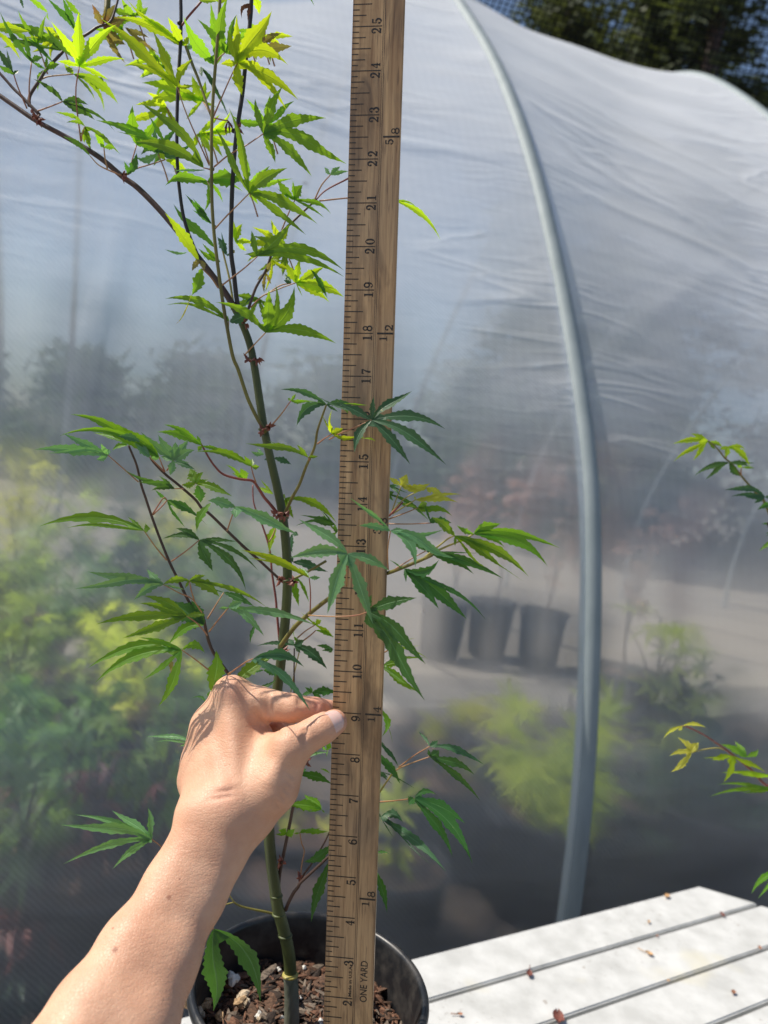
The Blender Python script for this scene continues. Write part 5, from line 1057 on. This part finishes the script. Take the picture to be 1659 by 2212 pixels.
def nl(t, b_, tips, z, col, pet=None): leaf(t, b_, tips, z, col, pet, None, parent=NB)
nl('K', (690, 320), [(180, 360, 56, .08), (190, 620, 46, .05), (475, 600, 50, .03), (435, 210, 44, .05), (540, 340, 60)], .62, 'Y')
nl('K', (690, 330), [(900, 430, 44, -.1), (800, 440, 40)], .625, 'G')
nl('K', (985, 400), [(940, 560, 60), (1300, 700, 70, -.14), (860, 440, 40), (1240, 450, 40, -.1)], .63, 'Y', [(985, 400), (965, 480), (955, 560)])
nl('K', (1000, 630), [(490, 830, 46, .08), (650, 880, 46, .05), (620, 710, 24, .08), (1290, 690, 50, -.08), (1160, 830, 70, .1), (1380, 640, 30)], .64, 'D')
nl('K', (1180, 700), [(1370, 710, 26), (1100, 640, 50)], .65, 'G', [(1165, 690), (1170, 760), (1175, 830)])
nl('K', (1520, 1130), [(935, 1030, 60, .12), (1030, 1125, 44, .06), (1360, 1220, 50, .05), (1700, 1150, 60), (1230, 1130, 50)], .65, 'T')
nl('K', (1640, 1230), [(1410, 1320, 56, .1), (1750, 1350, 50)], .66, 'D')
nl('K', (1720, 1600), [(1465, 1520, 44, .1), (1540, 1660, 40), (1530, 1700, 20)], .68, 'D'); nl('K', (1720, 1790), [(1430, 1920, 46, .12), (1490, 1830, 24)], .68, 'G')
nl('L', (380, 300), [(170, 445, 26, .10), (640, 320, 30, -.12), (330, 350, 30)], .60, 'O')
nl('L', (480, 590), [(245, 805, 46, -.05), (235, 630, 36, .1), (320, 420, 34, .1), (430, 450, 50), (560, 480, 56, -.1), (380, 560, 50)], .61, 'O', [(480, 590), (620, 555), (760, 540), (830, 560)])
nl('L', (930, 630), [(690, 670, 44, .06), (825, 920, 44, -.08), (1285, 805, 38, -.02), (600, 655, 14), (900, 740, 70)], .63, 'Y')
nl('L', (1080, 640), [(790, 500, 50, .05), (945, 465, 44, .03), (1205, 545, 40, .1), (980, 560, 60)], .645, 'G')
nl('L', (1400, 850), [(800, 810, 28, .03), (1000, 830, 30)], .65, 'Y'); nl('L', (1420, 980), [(670, 1070, 30, .05), (760, 940, 26, .03), (1040, 1030, 26)], .65, 'G')
nl('L', (1450, 1880), [(1230, 1920, 26), (1130, 2130, 40, .12), (1200, 2180, 26)], .66, 'G')
# ---------------------------------------------------------------- the arm and hand: one continuous body from a distance field
HT = lambda x, y: ((700 + x * .4219) / 1.8228, (2600 + y * .4219) / 1.8228)
def hc(x, y, z): a, b = HT(x, y); return np.array([(a - CX) / F * z, -(b - CY) / F * z, -z])
def xc(a, b, z): return np.array([(a - CX) / F * z, -(b - CY) / F * z, -z])
caps = []   # (A, B, ra, rb, k)
def cap(a, b, ra, rb=None, k=.006): caps.append((np.array(a), np.array(b), ra, ra if rb is None else rb, k))
# forearm: paired chains give an oval section
st = [((478, 1778), .421, .0208), ((446, 1838), .412, .0200), ((401, 1920), .400, .0208), ((320, 2065), .374, .0240), ((244, 2212), .350, .0290), ((165, 2365), .328, .0330), ((60, 2560), .312, .037), ((-90, 2830), .300, .040)]
cen = [xc(*p, z) for p, z, h in st]
for i in range(len(st) - 1):
    a, b = cen[i], cen[i + 1]; d = unit(b - a); side = unit(np.cross(d, [0, 0, 1.0])); h0, h1 = st[i][2], st[i + 1][2]
    for s in (-1, 1): cap(a + side * s * h0 * .34, b + side * s * h1 * .34, h0 * .67, h1 * .67, .010)
# metacarpals and palm
W = {'i': hc(600, 1330, .424), 'm': hc(450, 1380, .421), 'r': hc(320, 1420, .423), 'l': hc(240, 1430, .427)}
K = {'i': hc(500, 330, .457), 'm': hc(325, 620, .458), 'r': hc(240, 900, .456), 'l': hc(172, 1130, .452)}
wr = [hc(600, 1480, .427), hc(500, 1520, .423), hc(370, 1540, .423), hc(285, 1530, .427)]
cap(W['i'], K['i'], .0125, .0098, .009); cap(W['m'], K['m'], .0125, .0104, .009); cap(W['r'], K['r'], .0115, .0094, .012); cap(W['l'], K['l'], .0105, .0084, .012); cap(K['m'], K['r'], .0085, .0080, .012); cap(K['r'], K['l'], .0078, .0074, .012)
cap(K['i'], K['m'], .0088, .0092, .012); cap(hc(520, 1250, .432), hc(600, 520, .466), .0135, .0105, .010); cap(hc(390, 1250, .432), hc(430, 780, .464), .0125, .011, .010)
cap(hc(640, 1200, .434), hc(640, 620, .463), .0130, .0095, .010)
for a, b in zip(wr, [W['i'], W['m'], W['r'], W['l']]): cap(a, b, .0125, .0120, .010)
cap(cen[0], hc(430, 1450, .424), .0170, .016, .012)
# thumb
cap(hc(750, 1400, .427), hc(890, 1180, .427), .0118, .0130, .010); cap(hc(890, 1180, .427), hc(1045, 830, .429), .0135, .0108, .008)
cap(hc(1045, 830, .429), hc(1235, 700, .431), .0098, .0088, .004); cap(hc(1235, 700, .431), hc(1355, 635, .433), .0088, .0086, .003); cap(hc(1355, 635, .433), hc(1462, 578, .4365), .0086, .0076, .003)
cap(hc(1050, 790, .4275), hc(1070, 800, .4275), .0095, .0095, .005)
# web between thumb and index
cap(hc(700, 930, .444), hc(930, 800, .442), .0110, .0085, .008); cap(hc(650, 760, .455), hc(800, 720, .452), .0100, .0070, .007)
cap(hc(780, 1050, .437), hc(980, 900, .437), .0120, .0105, .010)
# index finger, bent towards the back of the stick
cap(K['i'], hc(760, 410, .455), .0095, .0104, .006); cap(hc(760, 410, .455), hc(1075, 447, .451), .0104, .0086, .003)
cap(hc(1075, 447, .451), hc(1290, 448, .4555), .0084, .0064, .0025); cap(hc(1290, 448, .4555), hc(1425, 452, .4620), .0064, .0055, .0025)
# curled fingers behind
cap(K['m'], hc(720, 560, .484), .0096, .0090, .005); cap(hc(720, 560, .484), hc(985, 560, .478), .0088, .0076, .0025); cap(hc(985, 560, .478), hc(930, 640, .468), .0074, .0066, .0025)
cap(K['r'], hc(600, 800, .492), .0092, .0086, .005); cap(hc(600, 800, .492), hc(880, 700, .486), .0082, .0072, .0025); cap(hc(880, 700, .486), hc(800, 790, .474), .0070, .0062, .0025)
cap(K['l'], hc(480, 1020, .490), .0084, .0076, .005); cap(hc(480, 1020, .490), hc(700, 960, .486), .0072, .0064, .0025); cap(hc(700, 960, .486), hc(640, 1010, .474), .0062, .0055, .0025)
# ulna head, extensor tendons, knuckle caps
cap(hc(200, 1440, .417), hc(220, 1460, .417), .0085, .0085, .010)
cap(hc(500, 420, .4480), hc(545, 1150, .4190), .0030, .0022, .0055); cap(hc(330, 700, .4480), hc(430, 1200, .4145), .0028, .0020, .0055); cap(hc(250, 960, .4470), hc(330, 1250, .4170), .0024, .0018, .0055)
cap(hc(870, 1120, .4165), hc(1010, 860, .4205), .0022, .0022, .005)
cap(hc(503, 302, .4520), hc(508, 312, .4520), .0078, .0078, .004)
H = 0.00115
lo = np.minimum.reduce([np.minimum(a, b) - max(ra, rb) for a, b, ra, rb, k in caps]) - .004; hi = np.maximum.reduce([np.maximum(a, b) + max(ra, rb) for a, b, ra, rb, k in caps]) + .004
lo = np.maximum(lo, [-.235, -.40, -1])
nx_, ny_, nz_ = [int(v_) + 2 for v_ in (hi - lo) / H]
D = np.full((nx_, ny_, nz_), .02, np.float32)
for a, b, ra, rb, k in caps:
    m = max(ra, rb) + .018
    i0 = np.clip(((np.minimum(a, b) - m - lo) / H).astype(int), 0, [nx_, ny_, nz_]); i1 = np.clip(((np.maximum(a, b) + m - lo) / H).astype(int) + 2, 0, [nx_, ny_, nz_])
    if (i1 <= i0).any(): continue
    X = (lo[0] + H * np.arange(i0[0], i1[0]))[:, None, None] - a[0]; Y = (lo[1] + H * np.arange(i0[1], i1[1]))[None, :, None] - a[1]; Z = (lo[2] + H * np.arange(i0[2], i1[2]))[None, None, :] - a[2]
    d = b - a; L2 = d @ d + 1e-12; t = np.clip((X * d[0] + Y * d[1] + Z * d[2]) / L2, 0, 1)
    S_ = (np.sqrt((X - t * d[0]) ** 2 + (Y - t * d[1]) ** 2 + (Z - t * d[2]) ** 2) - (ra + (rb - ra) * t)).astype(np.float32)
    sub = D[i0[0]:i1[0], i0[1]:i1[1], i0[2]:i1[2]]; h = np.clip(.5 + .5 * (sub - S_) / k, 0, 1); sub[:] = sub * (1 - h) + S_ * h - k * h * (1 - h)
def surface_nets(D, lo, H):
    s = D < 0; n = np.array(D.shape) - 1
    acc = np.zeros((*n, 3), np.float32); cnt = np.zeros(tuple(n), np.float32)
    E = []
    for ax in range(3):
        sl0 = [slice(None)] * 3; sl1 = [slice(None)] * 3; sl0[ax] = slice(0, -1); sl1[ax] = slice(1, None)
        a, b = D[tuple(sl0)], D[tuple(sl1)]; cr = (a < 0) != (b < 0); I = np.argwhere(cr); t = a[cr] / (a[cr] - b[cr]); E.append((ax, I, (a[cr] < 0)))
        p = I.astype(np.float32); p[:, ax] += t; o1, o2 = [k for k in range(3) if k != ax]
        for d1 in (0, -1):
            for d2 in (0, -1):
                c = I.copy(); c[:, o1] += d1; c[:, o2] += d2; ok = ((c >= 0) & (c < n)).all(1)
                np.add.at(acc, tuple(c[ok].T), p[ok]); np.add.at(cnt, tuple(c[ok].T), 1)
    m = cnt > 0; idx = np.full(tuple(n), -1, int); idx[m] = np.arange(m.sum()); V = acc[m] / cnt[m][:, None] * H + lo; Fc = []
    for ax, I, ins in E:
        o1, o2 = (ax + 1) % 3, (ax + 2) % 3; q = []
        for d1, d2 in ((-1, -1), (0, -1), (0, 0), (-1, 0)):
            c = I.copy(); c[:, o1] += d1; c[:, o2] += d2; ok = ((c >= 0) & (c < n)).all(1); v = np.full(len(c), -1); v[ok] = idx[tuple(c[ok].T)]; q.append(v)
        q = np.stack(q, 1); ok = (q >= 0).all(1); q = q[ok]; i_ = ins[ok]; q[~i_] = q[~i_][:, ::-1]; Fc.append(q)
    return V, np.concatenate(Fc)
Vh, Fh = surface_nets(D, lo, H)
# a few rounds of smoothing on the net
from collections import defaultdict
e = np.concatenate([Fh[:, [0, 1]], Fh[:, [1, 2]], Fh[:, [2, 3]], Fh[:, [3, 0]]]); deg = np.bincount(e.ravel(), minlength=len(Vh)).astype(float)
for it in range(3):
    s = np.zeros_like(Vh, dtype=float)
    for k in range(3): s[:, k] = np.bincount(e[:, 0], Vh[e[:, 1], k], len(Vh)) + np.bincount(e[:, 1], Vh[e[:, 0], k], len(Vh))
    Vh = Vh * .5 + s / deg[:, None] * .5
mole = [(362, 1930), (244, 2047), (391, 1890), (241, 1997)]
def skin():
    n = N('skin'); tc = n('TexCoord').outputs['Object']
    a = n.noise(tc, 38, 4, 0.6); b = n.noise(tc, 130, 4, 0.6)
    c = n.mix(n.ramp(a, [(0.35, 0.0), (0.68, 1.0)]), (0.60, 0.32, 0.20), (0.73, 0.44, 0.29))
    c = n.mix(n.ramp(b, [(0.35, 0.25), (0.7, 0.0)]), c, (0.60, 0.29, 0.18))
    pos = n('NewGeometry').outputs['Position']
    for (tip, rad, col_, s_) in [(hc(1330, 450, .452), .014, (0.66, 0.24, 0.18), .55), (hc(1470, 570, .434), .012, (0.68, 0.27, 0.2), .5), (hc(500, 300, .445), .011, (0.66, 0.32, 0.23), .35), (hc(940, 620, .47), .02, (0.55, 0.17, 0.12), .6), (hc(430, 1290, .412), .012, (0.66, 0.31, 0.22), .5)]:
        w_ = CAM + M3 @ tip; dd = n('VectorMath', {0: pos, 1: tuple(w_)}, operation='DISTANCE').outputs['Value']
        c = n.mix(n.math('MULTIPLY', n.math('SUBTRACT', 1.0, n.math('DIVIDE', dd, rad), clamp=True), s_), c, col_)
    for (mx_, my_), rr in zip(mole, (.0016, .0019, .0008, .0009)):
        r0 = ray(mx_, my_)                                          # find the skin under the mole
        w3 = mole_pt(mx_, my_); dd = n('VectorMath', {0: pos, 1: tuple(w3)}, operation='DISTANCE').outputs['Value']
        c = n.mix(n.ramp(n.math('DIVIDE', dd, rr), [(0.5, 0.65), (1.0, 0.0)]), c, (0.26, 0.09, 0.05))
    vor = n('TexVoronoi', {'Vector': n.map(tc, (1, 1, 1)), 'Scale': 620.0}, feature='DISTANCE_TO_EDGE').outputs['Distance']
    wr_ = n.noise(n.map(tc, (1, 1, 3.2), (0.2, 0.3, 0)), 260, 4, 0.65)
    hgt_ = n.math('ADD', n.math('MULTIPLY', n.math('MINIMUM', vor, 0.12), 2.2), n.math('ADD', n.math('MULTIPLY', wr_, 0.9), n.math('MULTIPLY', n.noise(tc, 60, 3, 0.5), 1.2)))
    bp = n('Bump', {'Height': hgt_, 'Strength': 0.55, 'Distance': 0.0006}).outputs[0]
    return n.done(n('BsdfPrincipled', {'Base Color': c, 'Roughness': 0.48, 'Specular IOR Level': 0.45, 'Subsurface Weight': 0.10, 'Subsurface Radius': (0.006, 0.0022, 0.0012), 'Subsurface Scale': 1.0, 'Normal': bp}).outputs[0])
def mole_pt(a, b):
    d = np.array([(a - CX) / F, -(b - CY) / F, -1.0]); d /= np.linalg.norm(d); tt_ = Vh @ d; perp = np.linalg.norm(Vh - tt_[:, None] * d, axis=1); m = perp < .002
    if not m.any(): return CAM
    i = np.where(m)[0][np.argmin(tt_[m])]; return CAM + M3 @ Vh[i]
Vw = CAM + Vh @ M3.T
def crease_skin(p0, p1, depth, wd, dirn=None):
    """press a groove into the skin between two photo points"""
    global Vw
    d0 = xc(*HT(*p0), 1.0); d1 = xc(*HT(*p1), 1.0)
    sx_ = Vh[:, 0] / -Vh[:, 2]; sy_ = Vh[:, 1] / -Vh[:, 2]; a = np.array([d0[0], d0[1]]); b = np.array([d1[0], d1[1]]); dd = b - a
    k_ = np.clip(((sx_ - a[0]) * dd[0] + (sy_ - a[1]) * dd[1]) / (dd @ dd), 0, 1); dist = np.hypot(sx_ - a[0] - k_ * dd[0], sy_ - a[1] - k_ * dd[1]) * .44
    w_ = 1.9 * np.exp(-(dist / (wd * 1.7)) ** 2) * (Vh[:, 2] > -.47) * np.sin(np.pi * np.clip(k_, .08, .92))
    Vw = Vw + (w_ * depth)[:, None] * NRM
me = bpy.data.meshes.new('tmpn'); me.from_pydata(Vw.tolist(), [], Fh.tolist()); me.update(); NRM = np.empty(len(Vw) * 3); me.vertices.foreach_get('normal', NRM); NRM = -NRM.reshape(-1, 3); bpy.data.meshes.remove(me)
if np.mean((Vw - Vw.mean(0)) * -NRM) < 0: pass
for p0, p1, dp, wd in [((845, 300), (862, 560), .0010, .0011), ((800, 330), (835, 560), .0007, .0010), ((1120, 320), (1140, 450), .0006, .0008), ((1150, 330), (1175, 460), .0005, .0007), ((1290, 370), (1300, 490), .0005, .0006), ((1370, 390), (1385, 490), .0005, .0006),
        ((1190, 660), (1180, 800), .0006, .0010), ((1165, 620), (1215, 700), .0006, .0008), ((650, 450), (820, 640), .0009, .0012), ((700, 420), (790, 560), .0006, .0010), ((840, 640), (1010, 700), .0006, .0010),
        ((1020, 1030), (1090, 1110), .0004, .0007), ((1000, 1100), (1070, 1190), .0004, .0007), ((980, 1170), (1050, 1260), .0004, .0007), ((950, 1240), (1010, 1330), .0004, .0007), ((900, 1300), (960, 1400), .0004, .0007), ((300, 1240), (560, 1200), .0004, .0009), ((280, 1300), (560, 1260), .0004, .0009)]:
    crease_skin(p0, p1, dp, wd)
po = P(430, 1900, .42); per = thing('person', po, 'bare left forearm and hand of a person pinching the edge of the yardstick', 'person')
body = mesh('body', Vw, Fh.tolist(), skin(), per)
# thumbnail: a curved plate resting on the thumb tip
thA, thB = hc(1355, 635, .433), hc(1462, 578, .4365); ax_ = unit(thB - thA); mb = MB(); V = []; nn_, mm_ = 12, 12
view = unit(-(thA + thB) / 2); qn = unit(view - ax_ * (view @ ax_)); qn = unit(qn - .10 * np.cross(ax_, qn)); qs = np.cross(ax_, qn)
for i in range(nn_):
    for j in range(mm_):
        s = (i / (nn_ - 1)) * 2 - 1; t = (j / (mm_ - 1)) * 2 - 1
        # squircle outline
        ss = s * math.sqrt(max(0, 1 - .42 * t * t)); tt_ = t * math.sqrt(max(0, 1 - .42 * s * s))
        a = ss * 0.92; base = (thA + thB) / 2 + ax_ * (0.0002 + tt_ * .0072); rr = .00805 + .00055 - .0006 * (tt_ > 0) * tt_ - .0006 * (tt_ < -.5) * (-tt_ - .5)
        V.append(base + (qn * math.cos(a) + qs * math.sin(a)) * rr)
V = CAM + np.array(V) @ M3.T; mb.add(V, [(i * mm_ + j, i * mm_ + j + 1, (i + 1) * mm_ + j + 1, (i + 1) * mm_ + j) for i in range(nn_ - 1) for j in range(mm_ - 1)])
n = N('nail'); nail_m = n.done(n('BsdfPrincipled', {'Base Color': (0.70, 0.45, 0.40, 1), 'Roughness': 0.22, 'Subsurface Weight': 0.2, 'Subsurface Radius': (0.003, 0.001, 0.001), 'Subsurface Scale': 1.0}).outputs[0])
nail = mb.build('thumbnail', nail_m, per); sd = nail.modifiers.new('thick', 'SOLIDIFY'); sd.thickness = .0004; sd.offset = 1
